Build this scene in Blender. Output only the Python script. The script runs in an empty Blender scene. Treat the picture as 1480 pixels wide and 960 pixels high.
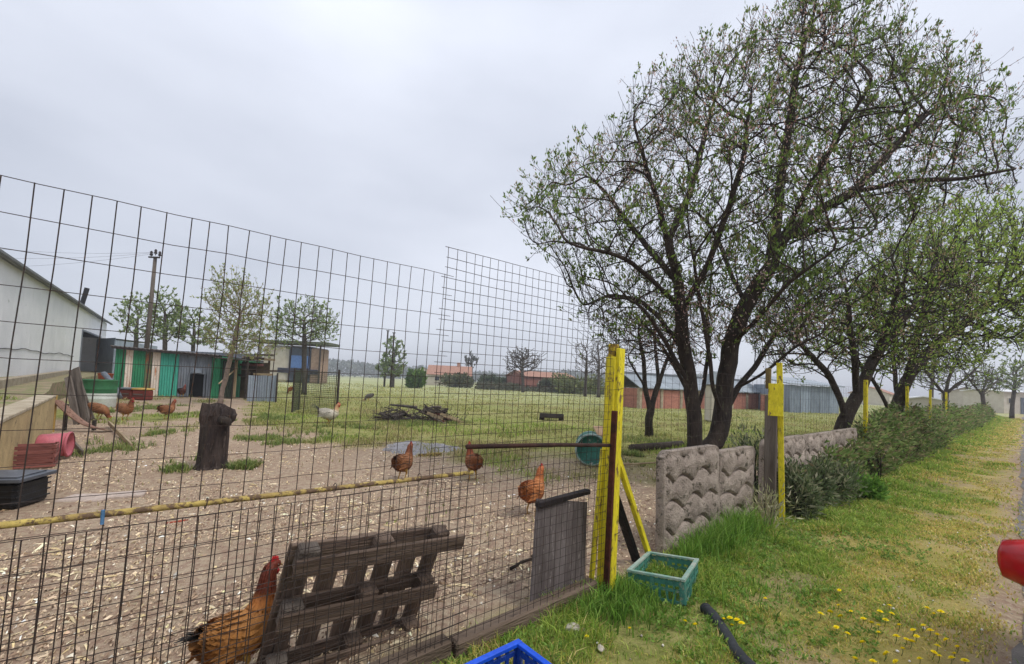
import bpy, bmesh, math, random
import numpy as np
from mathutils import Vector, Matrix, Euler

random.seed(7)
RNG = np.random.default_rng(7)
scene = bpy.context.scene
COL = scene.collection
R = math.radians

# ------------------------------------------------------------------ camera
CAM_H, PITCH, ROLL = 1.45, R(2.5), R(2.45)
FPX, CXP, CYP = 620.0, 740.0, 525.0
_f = Vector((0, math.cos(PITCH), math.sin(PITCH)))
_u0 = Vector((0, -math.sin(PITCH), math.cos(PITCH)))
_r0 = Vector((1, 0, 0))
_rt = _r0 * math.cos(ROLL) + _u0 * math.sin(ROLL)
_up = -_r0 * math.sin(ROLL) + _u0 * math.cos(ROLL)
cam_data = bpy.data.cameras.new('camera')
cam = bpy.data.objects.new('camera', cam_data)
COL.objects.link(cam)
cam.matrix_world = Matrix(((_rt.x, _up.x, -_f.x, 0), (_rt.y, _up.y, -_f.y, 0), (_rt.z, _up.z, -_f.z, CAM_H), (0, 0, 0, 1)))
cam_data.sensor_width = 36.0
cam_data.lens = 36.0 * FPX / 1480.0
cam_data.shift_y = (CYP - 480.0) / 1480.0
cam_data.clip_start, cam_data.clip_end = 0.05, 3000
scene.camera = cam

# ------------------------------------------------------------------ sky, sun, exposure
SUN_EL, SUN_AZ = R(55), R(118)         # high, over the right shoulder, through thin cloud
world = bpy.data.worlds.new('World')
scene.world = world
world.use_nodes = True
wn, wl = world.node_tree.nodes, world.node_tree.links
wn.clear()
wo = wn.new('ShaderNodeOutputWorld'); bg = wn.new('ShaderNodeBackground')
sky = wn.new('ShaderNodeTexSky'); sky.sky_type = 'NISHITA'; sky.sun_disc = False
sky.sun_elevation = SUN_EL; sky.sun_rotation = SUN_AZ
tc = wn.new('ShaderNodeTexCoord'); mp = wn.new('ShaderNodeMapping')
mp.inputs['Scale'].default_value = (1.0, 1.0, 2.6)
nz = wn.new('ShaderNodeTexNoise'); nz.inputs['Scale'].default_value = 1.25; nz.inputs['Detail'].default_value = 5; nz.inputs['Roughness'].default_value = .45
rp = wn.new('ShaderNodeValToRGB')
rp.color_ramp.elements[0].position = .32; rp.color_ramp.elements[0].color = (4.3, 4.6, 5.35, 1)
rp.color_ramp.elements[1].position = .68; rp.color_ramp.elements[1].color = (6.5, 6.8, 7.6, 1)
mx = wn.new('ShaderNodeMixRGB'); mx.inputs['Fac'].default_value = .93
wl.new(tc.outputs['Generated'], mp.inputs['Vector']); wl.new(mp.outputs['Vector'], nz.inputs['Vector'])
wl.new(nz.outputs['Fac'], rp.inputs['Fac']); wl.new(sky.outputs['Color'], mx.inputs['Color1']); 
# overcast: the cloud brightens smoothly with height
sx = wn.new('ShaderNodeSeparateXYZ'); wl.new(tc.outputs['Generated'], sx.inputs[0])
s2 = wn.new('ShaderNodeMath'); s2.operation = 'MULTIPLY_ADD'; s2.use_clamp = False; wl.new(sx.outputs['Z'], s2.inputs[0]); s2.inputs[1].default_value = .5; s2.inputs[2].default_value = .95
s3 = wn.new('ShaderNodeVectorMath'); s3.operation = 'SCALE'; wl.new(rp.outputs['Color'], s3.inputs[0]); wl.new(s2.outputs[0], s3.inputs['Scale'])
wl.new(s3.outputs[0], mx.inputs['Color2'])
wl.new(mx.outputs['Color'], bg.inputs['Color']); bg.inputs['Strength'].default_value = .1
wl.new(bg.outputs['Background'], wo.inputs['Surface'])
sl = bpy.data.lights.new('sun', 'SUN'); sl.energy = 1.5; sl.angle = R(18); sl.color = (1, .96, .9)
so = bpy.data.objects.new('sun', sl); COL.objects.link(so)
_sd = Vector((math.sin(SUN_AZ) * math.cos(SUN_EL), math.cos(SUN_AZ) * math.cos(SUN_EL), math.sin(SUN_EL)))
so.rotation_euler = _sd.to_track_quat('Z', 'Y').to_euler(); so.location = (0, 0, 30)
vs = scene.view_settings
vs.view_transform = 'Standard'; vs.look = 'None'; vs.gamma = 1; vs.use_curve_mapping = False; vs.exposure = 0.33
scene.cycles.max_bounces = 6; scene.cycles.transparent_max_bounces = 8
scene.cycles.use_denoising = True
try: scene.cycles.sample_clamp_indirect = 4
except Exception: pass

# ------------------------------------------------------------------ survey helpers: from sight lines to places on the ground
def ray(x, y):
    return _f + _rt * ((x - CXP) / FPX) - _up * ((y - CYP) / FPX)
def G(x, y, z=0.0):                      # the place at height z seen along a sight line
    d = ray(x, y); t = (z - CAM_H) / d.z
    return Vector((d.x * t, d.y * t, z))
def AT(x, y, Y):                         # the place at distance Y ahead
    d = ray(x, y); t = Y / d.y
    return Vector((d.x * t, Y, CAM_H + d.z * t))

# fence line runs from the yellow gate post; s along it, n into the yard
FP = Vector((.72, 3.08, 0)); FD = Vector((.766, .643, 0)).normalized(); FN = Vector((-FD.y, FD.x, 0))
def F(s, n, z=0.0):
    return FP + FD * s + FN * n + Vector((0, 0, z))
def sn(x, y):
    dx, dy = x - FP.x, y - FP.y
    return dx * FD.x + dy * FD.y, dx * FN.x + dy * FN.y
FANG = math.atan2(FD.y, FD.x)

# ------------------------------------------------------------------ noise
def _h(i, j, s):
    v = (i.astype(np.int64) * 374761393 + j.astype(np.int64) * 668265263 + s * 974634547) & 0x7fffffff
    v = ((v ^ (v >> 13)) * 1274126177) & 0x7fffffff
    return ((v ^ (v >> 16)) & 0xffff) / 65535.0
def vn(x, y, s=0):
    x = np.asarray(x, float); y = np.asarray(y, float)
    i = np.floor(x); j = np.floor(y); a = x - i; b = y - j
    a = a * a * (3 - 2 * a); b = b * b * (3 - 2 * b)
    return (_h(i, j, s) * (1 - a) + _h(i + 1, j, s) * a) * (1 - b) + (_h(i, j + 1, s) * (1 - a) + _h(i + 1, j + 1, s) * a) * b
def fbm(x, y, s=0, o=4):
    t = 0; a = .5; m = 0
    for k in range(o):
        t = t + a * vn(x * 2 ** k, y * 2 ** k, s + k * 17); m += a; a *= .5
    return t / m
def sstep(a, b, x):
    t = np.clip((x - a) / (b - a), 0, 1); return t * t * (3 - 2 * t)
def gz(x, y):                            # height of the ground
    return .03 * (vn(x * 3.1, y * 3.1, 8) - .5) + .05 * (vn(x * .5, y * .5, 3) - .5) + .03 * (vn(x * 1.9, y * 1.9, 4) - .5) + .016 * (vn(x * 6, y * 6, 5) - .5)
def gz1(p): return float(gz(np.array([p[0]]), np.array([p[1]]))[0])

# ------------------------------------------------------------------ colour and materials
def C(r, g, b):
    f = lambda c: (c / 255 / 12.92) if c / 255 <= .04045 else ((c / 255 + .055) / 1.055) ** 2.4
    return (f(r), f(g), f(b), 1)
MATS = {}
def mat(name, c1, c2=None, scale=6, rough=.85, bump=.3, c3=None, stretch=(1, 1, 1), spot=.62, fine=40, metal=0, spec=.3, vary=.18):
    if name in MATS: return MATS[name]
    c2 = c2 or tuple(x * .75 for x in c1[:3]) + (1,)
    m = bpy.data.materials.new(name); m.use_nodes = True
    n, l = m.node_tree.nodes, m.node_tree.links
    b = n['Principled BSDF']; b.inputs['Roughness'].default_value = rough; b.inputs['Metallic'].default_value = metal
    b.inputs['Specular IOR Level'].default_value = spec
    t = n.new('ShaderNodeTexCoord'); oi = n.new('ShaderNodeObjectInfo')
    va = n.new('ShaderNodeVectorMath'); va.operation = 'MULTIPLY_ADD'
    l.new(oi.outputs['Random'], va.inputs[0]); va.inputs[1].default_value = (7, 11, 5); l.new(t.outputs['Object'], va.inputs[2])
    p = n.new('ShaderNodeMapping'); p.inputs['Scale'].default_value = stretch
    l.new(va.outputs[0], p.inputs['Vector'])
    a = n.new('ShaderNodeTexNoise'); a.inputs['Scale'].default_value = scale; a.inputs['Detail'].default_value = 6; a.inputs['Roughness'].default_value = .6
    l.new(p.outputs['Vector'], a.inputs['Vector'])
    r = n.new('ShaderNodeValToRGB'); r.color_ramp.elements[0].position = .35; r.color_ramp.elements[1].position = .65
    r.color_ramp.elements[0].color = c1; r.color_ramp.elements[1].color = c2
    l.new(a.outputs['Fac'], r.inputs['Fac']); out = r.outputs['Color']
    f = n.new('ShaderNodeTexNoise'); f.inputs['Scale'].default_value = fine; f.inputs['Detail'].default_value = 4
    l.new(p.outputs['Vector'], f.inputs['Vector'])
    if c3:
        g = n.new('ShaderNodeTexNoise'); g.inputs['Scale'].default_value = scale * 2.3; g.inputs['Detail'].default_value = 8; g.inputs['Roughness'].default_value = .7
        l.new(p.outputs['Vector'], g.inputs['Vector'])
        q = n.new('ShaderNodeValToRGB'); q.color_ramp.elements[0].position = spot - .03; q.color_ramp.elements[1].position = spot + .04
        l.new(g.outputs['Fac'], q.inputs['Fac'])
        x = n.new('ShaderNodeMixRGB'); l.new(q.outputs['Color'], x.inputs['Fac']); l.new(out, x.inputs['Color1']); x.inputs['Color2'].default_value = c3
        out = x.outputs['Color']
    # fine grain and a small per-piece difference in tone
    ma = n.new('ShaderNodeMath'); ma.operation = 'MULTIPLY_ADD'; l.new(oi.outputs['Random'], ma.inputs[0]); ma.inputs[1].default_value = vary * 2; ma.inputs[2].default_value = 1 - vary
    mb = n.new('ShaderNodeMath'); mb.operation = 'MULTIPLY_ADD'; l.new(f.outputs['Fac'], mb.inputs[0]); mb.inputs[1].default_value = .7; mb.inputs[2].default_value = .65
    mc = n.new('ShaderNodeMath'); mc.operation = 'MULTIPLY'; l.new(ma.outputs[0], mc.inputs[0]); l.new(mb.outputs[0], mc.inputs[1])
    y = n.new('ShaderNodeVectorMath'); y.operation = 'SCALE'; l.new(out, y.inputs[0]); l.new(mc.outputs[0], y.inputs['Scale'])
    l.new(y.outputs[0], b.inputs['Base Color'])
    if bump:
        bp = n.new('ShaderNodeBump'); bp.inputs['Strength'].default_value = bump; bp.inputs['Distance'].default_value = .02
        ad = n.new('ShaderNodeMath'); ad.operation = 'ADD'; l.new(a.outputs['Fac'], ad.inputs[0]); l.new(f.outputs['Fac'], ad.inputs[1])
        l.new(ad.outputs[0], bp.inputs['Height']); l.new(bp.outputs['Normal'], b.inputs['Normal'])
    MATS[name] = m
    return m
def vmat(name, rough=.7, trans=0.0, spec=.25):       # colour held by the piece itself (leaf, blade, feather)
    if name in MATS: return MATS[name]
    m = bpy.data.materials.new(name); m.use_nodes = True
    n, l = m.node_tree.nodes, m.node_tree.links
    b = n['Principled BSDF']; b.inputs['Roughness'].default_value = rough; b.inputs['Specular IOR Level'].default_value = spec
    a = n.new('ShaderNodeAttribute'); a.attribute_name = 'Col'
    l.new(a.outputs['Color'], b.inputs['Base Color'])
    if trans:
        tr = n.new('ShaderNodeBsdfTranslucent'); l.new(a.outputs['Color'], tr.inputs['Color'])
        ms = n.new('ShaderNodeMixShader'); ms.inputs['Fac'].default_value = trans
        l.new(b.outputs[0], ms.inputs[1]); l.new(tr.outputs[0], ms.inputs[2]); l.new(ms.outputs[0], n['Material Output'].inputs['Surface'])
    MATS[name] = m
    return m
LEAF = vmat('leaf', .55, .4); BLADE = vmat('grass_blade', .6, .4); FEATHER = vmat('feather', .6); CHIP = vmat('wood_chip', .9, 0, .1)
BARK = mat('bark', C(72, 62, 54), C(46, 40, 36), 9, .95, .9, C(100, 98, 76), (1, 1, .35), .6)
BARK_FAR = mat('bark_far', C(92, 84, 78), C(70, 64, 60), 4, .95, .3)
OLDWOOD = mat('old_wood', C(116, 106, 96), C(78, 68, 60), 5, .9, .6, C(52, 45, 40), (.25, 2.5, 2.5), .6)
GREYWOOD = mat('pallet_wood', C(122, 104, 90), C(86, 71, 60), 6, .92, .6, C(56, 46, 40), (.2, 2.6, 2.6), .6)
TANWOOD = mat('tan_wood', C(178, 160, 128), C(140, 118, 90), 5, .85, .4, C(88, 70, 52), (.25, 2.5, 2.5), .62)
WIRE = mat('rusty_wire', C(70, 60, 55), C(48, 40, 37), 30, .7, .1, C(98, 66, 46), spot=.6)
RUST = mat('rust', C(98, 52, 34), C(60, 34, 26), 14, .9, .4, C(42, 30, 27))
YELLOW = mat('yellow_paint', C(234, 218, 48), C(212, 194, 44), 7, .7, .4, C(120, 98, 62), (.5, 1.4, 1.4), .585, vary=.06)
YRUST = mat('yellow_rusty', C(190, 168, 92), C(150, 126, 78), 8, .8, .4, C(100, 80, 62), (1.2, 1.2, 1.2), .50, vary=.05)
CONC = mat('concrete', C(176, 164, 142), C(148, 134, 112), 4, .95, .4, C(104, 94, 78), spot=.62)
YCONC = mat('stained_concrete', C(196, 172, 126), C(168, 146, 106), 3, .95, .4, C(120, 104, 78), spot=.62)
PRECAST = mat('precast', C(174, 160, 147), C(143, 130, 119), 6, .95, .8, C(90, 83, 70), spot=.58, fine=70)
WHITEP = mat('white_sheet', C(230, 229, 230), C(219, 219, 220), .8, .55, .05, C(182, 186, 180), spot=.66, vary=.03)
BLACKP = mat('black_plastic', C(34, 35, 38), C(26, 26, 28), 8, .45, .15, C(70, 70, 72), spot=.68)
GREENP = mat('green_plastic', C(78, 140, 124), C(58, 116, 104), 6, .65, .3, C(134, 142, 122), spot=.57)
RIMP = mat('faded_plastic', C(176, 180, 168), C(120, 160, 146), 9, .6, .2)
BLUEP = mat('blue_plastic', C(28, 74, 172), C(20, 56, 140), 6, .5, .2, C(92, 112, 160), spot=.6)
DARK = mat('painted_inside_shade', C(20, 20, 22), C(14, 14, 15), 4, .9, 0)  # near-black colour standing in for the shade inside doorways
GREYS = mat('grey_sheet', C(118, 124, 132), C(92, 98, 106), 3, .6, .2, C(128, 100, 82), (1, 1, .3), .64)
GALV = mat('galvanised', C(150, 160, 172), C(128, 138, 150), 4, .5, .15, C(112, 104, 98), (1, 1, .3), .66)
GRNS = mat('green_sheet', C(56, 142, 100), C(44, 122, 86), 3, .6, .25, C(150, 108, 76), (1, 1, .25), .66)
TEALS = mat('teal_sheet', C(76, 172, 150), C(62, 154, 134), 3, .6, .25, C(40, 110, 90), (1, 1, .25), .63)
WRUST = mat('white_rusted_sheet', C(222, 212, 200), C(212, 196, 180), 3, .7, .25, C(186, 120, 78), (1, 1, .25), .6)
BRICK = mat('brick', C(170, 116, 100), C(148, 98, 84), 3, .9, .3, C(118, 88, 76), (1, 1, 2), .6)
BLUEROOF = mat('blue_grey_roof', C(148, 156, 162), C(130, 138, 144), 2, .6, .1, C(110, 118, 124), spot=.65)
TERRA = mat('terracotta', C(172, 130, 110), C(150, 112, 96), 3, .85, .3)
CREAM = mat('cream_render', C(200, 192, 178), C(186, 176, 160), 1.5, .9, .1)
GLASS = mat('window_glass', C(40, 46, 54), C(32, 36, 42), 2, .15, 0, spec=.6)
STONE = mat('pale_stone', C(205, 196, 184), C(176, 166, 152), 12, .9, .5, C(140, 128, 112))
REDPAINT = mat('red_car_paint', C(176, 14, 24), C(170, 12, 22), 2, .22, 0, spec=.6, vary=.02)
RUBBER = mat('rubber', C(30, 30, 32), C(24, 24, 25), 9, .8, .2)
PIPE = mat('dark_pipe', C(58, 60, 64), C(44, 46, 50), 8, .55, .15, C(96, 96, 92), spot=.66)
ASH = mat('ash', C(150, 148, 150), C(128, 124, 124), 3, 1, .5, C(96, 90, 86), spot=.6)

# ------------------------------------------------------------------ building helpers
MW = {}
def tag(o, label=None, cat=None, group=None, kind=None):
    if label: o['label'] = label
    if cat: o['category'] = cat
    if group: o['group'] = group
    if kind: o['kind'] = kind
    return o
def thing(name, label, cat, loc=(0, 0, 0), rz=0, group=None):
    o = bpy.data.objects.new(name, None); COL.objects.link(o)
    o.empty_display_size = .1
    o.location = loc; o.rotation_euler = (0, 0, rz)
    MW[o.name] = Matrix.Translation(Vector(loc)) @ Matrix.Rotation(rz, 4, 'Z')
    return tag(o, label, cat, group)
def link(name, me, M, parent=None, m=None):
    o = bpy.data.objects.new(name, me); COL.objects.link(o)
    if m is not None and not me.materials: me.materials.append(m)
    if parent:
        o.parent = parent; o.matrix_local = MW[parent.name].inverted() @ M
    else:
        o.matrix_local = M
    MW[o.name] = M
    return o
def frame(o, x, y=None):                 # matrix with local X along x, local Y near y
    x = Vector(x).normalized(); y = Vector(y) if y is not None else (Vector((0, 0, 1)) if abs(x.z) < .9 else Vector((0, 1, 0)))
    z = x.cross(y).normalized(); y = z.cross(x)
    return Matrix(((x.x, y.x, z.x, o[0]), (x.y, y.y, z.y, o[1]), (x.z, y.z, z.z, o[2]), (0, 0, 0, 1)))
class MB:
    def __init__(s): s.v = []; s.f = []; s.c = []
    def add(s, vs, fs, col=None):
        k = len(s.v); s.v.extend([tuple(v) for v in vs]); s.f.extend([tuple(i + k for i in f) for f in fs])
        if col is not None: s.c.extend([col] * len(vs))
        return s
    def box(s, M, L, W, T, b=None):      # centred, edges taken off
        b = min(L, W, T) * .12 if b is None else b
        vs = []; x, y, z = L / 2, W / 2, T / 2
        for sx in (-1, 1):
            for sy in (-1, 1):
                for sz in (-1, 1):
                    vs += [(sx * x, sy * (y - b), sz * (z - b)), (sx * (x - b), sy * y, sz * (z - b)), (sx * (x - b), sy * (y - b), sz * z)]
        i = lambda a, b_, c, k: (((a + 1) // 2) * 4 + ((b_ + 1) // 2) * 2 + (c + 1) // 2) * 3 + k
        fs = []
        for q in (-1, 1):
            o = (lambda l: l if q > 0 else l[::-1])
            fs.append(o([i(q, -1, -1, 0), i(q, 1, -1, 0), i(q, 1, 1, 0), i(q, -1, 1, 0)]))
            fs.append(o([i(-1, q, -1, 1), i(-1, q, 1, 1), i(1, q, 1, 1), i(1, q, -1, 1)]))
            fs.append(o([i(-1, -1, q, 2), i(1, -1, q, 2), i(1, 1, q, 2), i(-1, 1, q, 2)]))
        for a in (-1, 1):
            for c in (-1, 1):
                w = a * c
                o = (lambda l: l if w > 0 else l[::-1])
                fs.append(o([i(a, c, -1, 0), i(a, c, -1, 1), i(a, c, 1, 1), i(a, c, 1, 0)]))
                fs.append(o([i(a, -1, c, 2), i(a, 1, c, 2), i(a, 1, c, 0), i(a, -1, c, 0)][::-1]))
                fs.append(o([i(-1, a, c, 1), i(1, a, c, 1), i(1, a, c, 2), i(-1, a, c, 2)][::-1]))
        for a in (-1, 1):
            for c in (-1, 1):
                for d in (-1, 1):
                    t = [i(a, c, d, 0), i(a, c, d, 1), i(a, c, d, 2)]
                    fs.append(t if a * c * d > 0 else t[::-1])
        s.add([M @ Vector(v) for v in vs], fs); return s
    def bar(s, a, b_, W, T, side=None, b=None):
        a, b_ = Vector(a), Vector(b_)
        return s.box(frame((a + b_) / 2, b_ - a, side), (b_ - a).length, W, T, b)
    def tube(s, pts, rad, n=6, cap=True, col=None):
        pts = [Vector(p) for p in pts]
        rad = [rad] * len(pts) if isinstance(rad, (int, float)) else rad
        up = None; vs = []
        for k, p in enumerate(pts):
            t = (pts[min(k + 1, len(pts) - 1)] - pts[max(k - 1, 0)])
            t = t.normalized() if t.length > 1e-9 else Vector((0, 0, 1))
            if up is None: up = t.orthogonal().normalized()
            up = (up - t * up.dot(t)); up = up.normalized() if up.length > 1e-6 else t.orthogonal().normalized()
            w = t.cross(up)
            for j in range(n):
                a = 2 * math.pi * j / n
                vs.append(p + (up * math.cos(a) + w * math.sin(a)) * rad[k])
        fs = [(k * n + j, k * n + (j + 1) % n, (k + 1) * n + (j + 1) % n, (k + 1) * n + j) for k in range(len(pts) - 1) for j in range(n)]
        if cap: fs += [tuple(range(n))[::-1], tuple((len(pts) - 1) * n + j for j in range(n))]
        s.add(vs, fs, col); return s
    def lathe(s, M, prof, n=24):
        vs = [M @ Vector((r * math.cos(2 * math.pi * j / n), r * math.sin(2 * math.pi * j / n), z)) for r, z in prof for j in range(n)]
        fs = [(k * n + j, k * n + (j + 1) % n, (k + 1) * n + (j + 1) % n, (k + 1) * n + j) for k in range(len(prof) - 1) for j in range(n)]
        s.add(vs, fs); return s
    def prism(s, pts, z0, z1):
        n = len(pts)
        s.add([(p[0], p[1], z0) for p in pts] + [(p[0], p[1], z1) for p in pts],
              [tuple(range(n))[::-1], tuple(range(n, 2 * n))] + [(j, (j + 1) % n, n + (j + 1) % n, n + j) for j in range(n)]); return s
    def build(s, name, m, parent=None, smooth=False, label=None, kind=None):
        M = MW[parent.name] if parent else Matrix.Identity(4)
        inv = M.inverted()
        me = bpy.data.meshes.new(name)
        me.from_pydata([inv @ Vector(v) for v in s.v] if parent else s.v, [], s.f)
        if smooth: me.polygons.foreach_set('use_smooth', [True] * len(me.polygons))
        me.materials.append(m)
        if s.c and len(s.c) == len(s.v):
            a = me.color_attributes.new('Col', 'FLOAT_COLOR', 'POINT')
            a.data.foreach_set('color', np.array(s.c, np.float32).ravel())
        o = link(name, me, M, parent)
        return tag(o, label, None, None, kind)
_BOX = {}
def board(name, a, b, W, T, m, parent=None, side=None, label=None, kind='o', wob=0):
    """one straight piece from a to b, its own object; alike pieces share a mesh"""
    a, b = Vector(a), Vector(b); L = (b - a).length
    key = (round(L, 3), round(W, 3), round(T, 4), m.name)
    if key not in _BOX:
        q = MB(); q.box(Matrix.Identity(4), L, W, T)
        me = bpy.data.meshes.new(name); me.from_pydata(q.v, [], q.f); me.materials.append(m); _BOX[key] = me
    o = link(name, _BOX[key], frame((a + b) / 2, b - a, side), parent)
    return tag(o, label)
def npmesh(name, V, Fc, m, cols=None, parent=None, smooth=False):
    """big mesh from arrays; every face has Fc.shape[1] corners"""
    V = np.asarray(V, np.float32); Fc = np.asarray(Fc, np.int32); k = Fc.shape[1]
    if parent:
        t = MW[parent.name].inverted(); A = np.array(t, np.float32); V = V @ A[:3, :3].T + A[:3, 3]
    me = bpy.data.meshes.new(name)
    me.vertices.add(len(V)); me.vertices.foreach_set('co', V.ravel())
    me.loops.add(Fc.size); me.loops.foreach_set('vertex_index', Fc.ravel())
    me.polygons.add(len(Fc)); me.polygons.foreach_set('loop_start', np.arange(len(Fc), dtype=np.int32) * k)
    me.polygons.foreach_set('loop_total', np.full(len(Fc), k, np.int32))
    if smooth: me.polygons.foreach_set('use_smooth', np.ones(len(Fc), bool))
    me.update(calc_edges=True)
    me.materials.append(m)
    if cols is not None:
        a = me.color_attributes.new('Col', 'FLOAT_COLOR', 'POINT')
        c = np.ones((len(V), 4), np.float32); c[:, :3] = np.asarray(cols, np.float32)[:, :3]
        a.data.foreach_set('color', c.ravel())
    return link(name, me, MW[parent.name] if parent else Matrix.Identity(4), parent)
def unit(v): return v / np.maximum(np.linalg.norm(v, axis=-1, keepdims=True), 1e-9)
def pal(cols, n, rng=RNG, jit=.18):      # n colours drawn from a palette
    c = np.array([C(*q)[:3] for q in cols]); w = c[rng.integers(0, len(c), n)] * (1 + jit * rng.standard_normal((n, 1)))
    return np.clip(w, .004, 1)
def blades(P, h, w, lean, cols, rng=RNG):
    """grass blades: two base, two middle, one tip vertex"""
    n = len(P); a = rng.uniform(0, 2 * np.pi, n); b = rng.uniform(0, 2 * np.pi, n)
    sd = np.stack([np.cos(a), np.sin(a), np.zeros(n)], 1) * (w / 2)[:, None]
    ld = np.stack([np.cos(b), np.sin(b), np.zeros(n)], 1) * (lean * h)[:, None]
    up = np.zeros((n, 3)); up[:, 2] = h
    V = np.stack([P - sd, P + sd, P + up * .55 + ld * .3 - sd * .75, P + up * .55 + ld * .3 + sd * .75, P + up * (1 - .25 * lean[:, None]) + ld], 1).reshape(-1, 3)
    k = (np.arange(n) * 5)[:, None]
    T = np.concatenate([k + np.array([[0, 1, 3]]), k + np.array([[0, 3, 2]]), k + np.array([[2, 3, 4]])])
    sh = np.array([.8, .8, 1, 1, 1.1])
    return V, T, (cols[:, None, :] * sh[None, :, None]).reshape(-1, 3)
def leafquads(P, d, L, W, cols, rng=RNG):
    """folded leaves: base, two sides, tip"""
    n = len(P); d = unit(d); r = unit(np.cross(d, rng.standard_normal((n, 3)))); nn = np.cross(d, r)
    L = np.asarray(L)[:, None]; W = np.asarray(W)[:, None]
    V = np.stack([P, P + d * L * .45 + r * W / 2 + nn * W * .15, P + d * L, P + d * L * .45 - r * W / 2 + nn * W * .15], 1).reshape(-1, 3)
    k = (np.arange(n) * 4)[:, None]
    T = np.concatenate([k + np.array([[0, 1, 2]]), k + np.array([[0, 2, 3]])])
    return V, T, np.repeat(cols, 4, 0)
# ------------------------------------------------------------------ ground, road
def axis(lo, hi, a, b, step, grow=1.18):
    m = list(np.arange(a, b, step)); x, d = m[-1], step
    while x < hi: d *= grow; x += d; m.append(x)
    x, d = m[0], step; l = []
    while x > lo: d *= grow; x -= d; l.append(x)
    return np.array(l[::-1] + m)
def dirtmask(x, y):
    """1 on bare trodden yard, 0 on grass"""
    s = (x - FP.x) * FD.x + (y - FP.y) * FD.y; n = (x - FP.x) * FN.x + (y - FP.y) * FN.y
    w = fbm(x * .55, y * .55, 11) - .5; w2 = fbm(x * 1.7, y * 1.7, 23) - .5
    u = x / np.maximum(y, .5)
    lim = 8.3 + 3.0 * sstep(-.1, -.6, u) + 0.5 * sstep(.05, .3, u)
    near = 1 - sstep(-1.2, 1.2, y - lim + w * 5 + w2 * 3)
    px = -5.5 - (y - 7.8) * .60                                  # trodden path to the shed
    path = (1 - sstep(.5, 1.2, np.abs(x - px) + w2 * 1.4)) * (y < 23)
    left = (u < -.62) * (y < 22) * sstep(.42, .56, fbm(x * .8, y * .8, 31) + .02)
    d = np.clip(np.maximum(np.maximum(near, path), left), 0, 1)
    d = d * sstep(-.1, .25, n + w2 * .4)
    # worn places on the verge
    vb = sstep(.60, .70, fbm(x * 1.3, y * 1.3, 51) + .10 * sstep(-1.2, -1.9, n)) * (n < 0)
    fx = np.hypot(x - 2.15, (y - 2.45)); vb = vb * sstep(.45, .75, fx); vb = np.maximum(vb, 1.2 * (1 - sstep(.05, .32, np.hypot(x - 1.62, (y - 2.35) * .8) + w2 * .3)))
    edge = sstep(-1.55, -1.85, n + w2 * .35)
    return np.clip(np.maximum(d, np.maximum(vb * .5, edge)), 0, 1)
gx = axis(-900, 900, -13, 13, .13); gy = axis(-60, 1100, -1, 19, .13)
GX, GY = np.meshgrid(gx, gy)
GZ = gz(GX, GY) * (1 - sstep(60, 200, np.hypot(GX, GY)))
Sg = (GX - FP.x) * FD.x + (GY - FP.y) * FD.y; Ng = (GX - FP.x) * FN.x + (GY - FP.y) * FN.y
GZ = GZ * (1 - sstep(-1.4, -1.75, Ng)) - .03 * sstep(-1.68, -1.86, Ng)
nx, ny = len(gx), len(gy)
idx = np.arange(nx * ny).reshape(ny, nx)
quads = np.stack([idx[:-1, :-1], idx[:-1, 1:], idx[1:, 1:], idx[1:, :-1]], -1).reshape(-1, 4)
gm = bpy.data.materials.new('ground_soil'); gm.use_nodes = True
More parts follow.
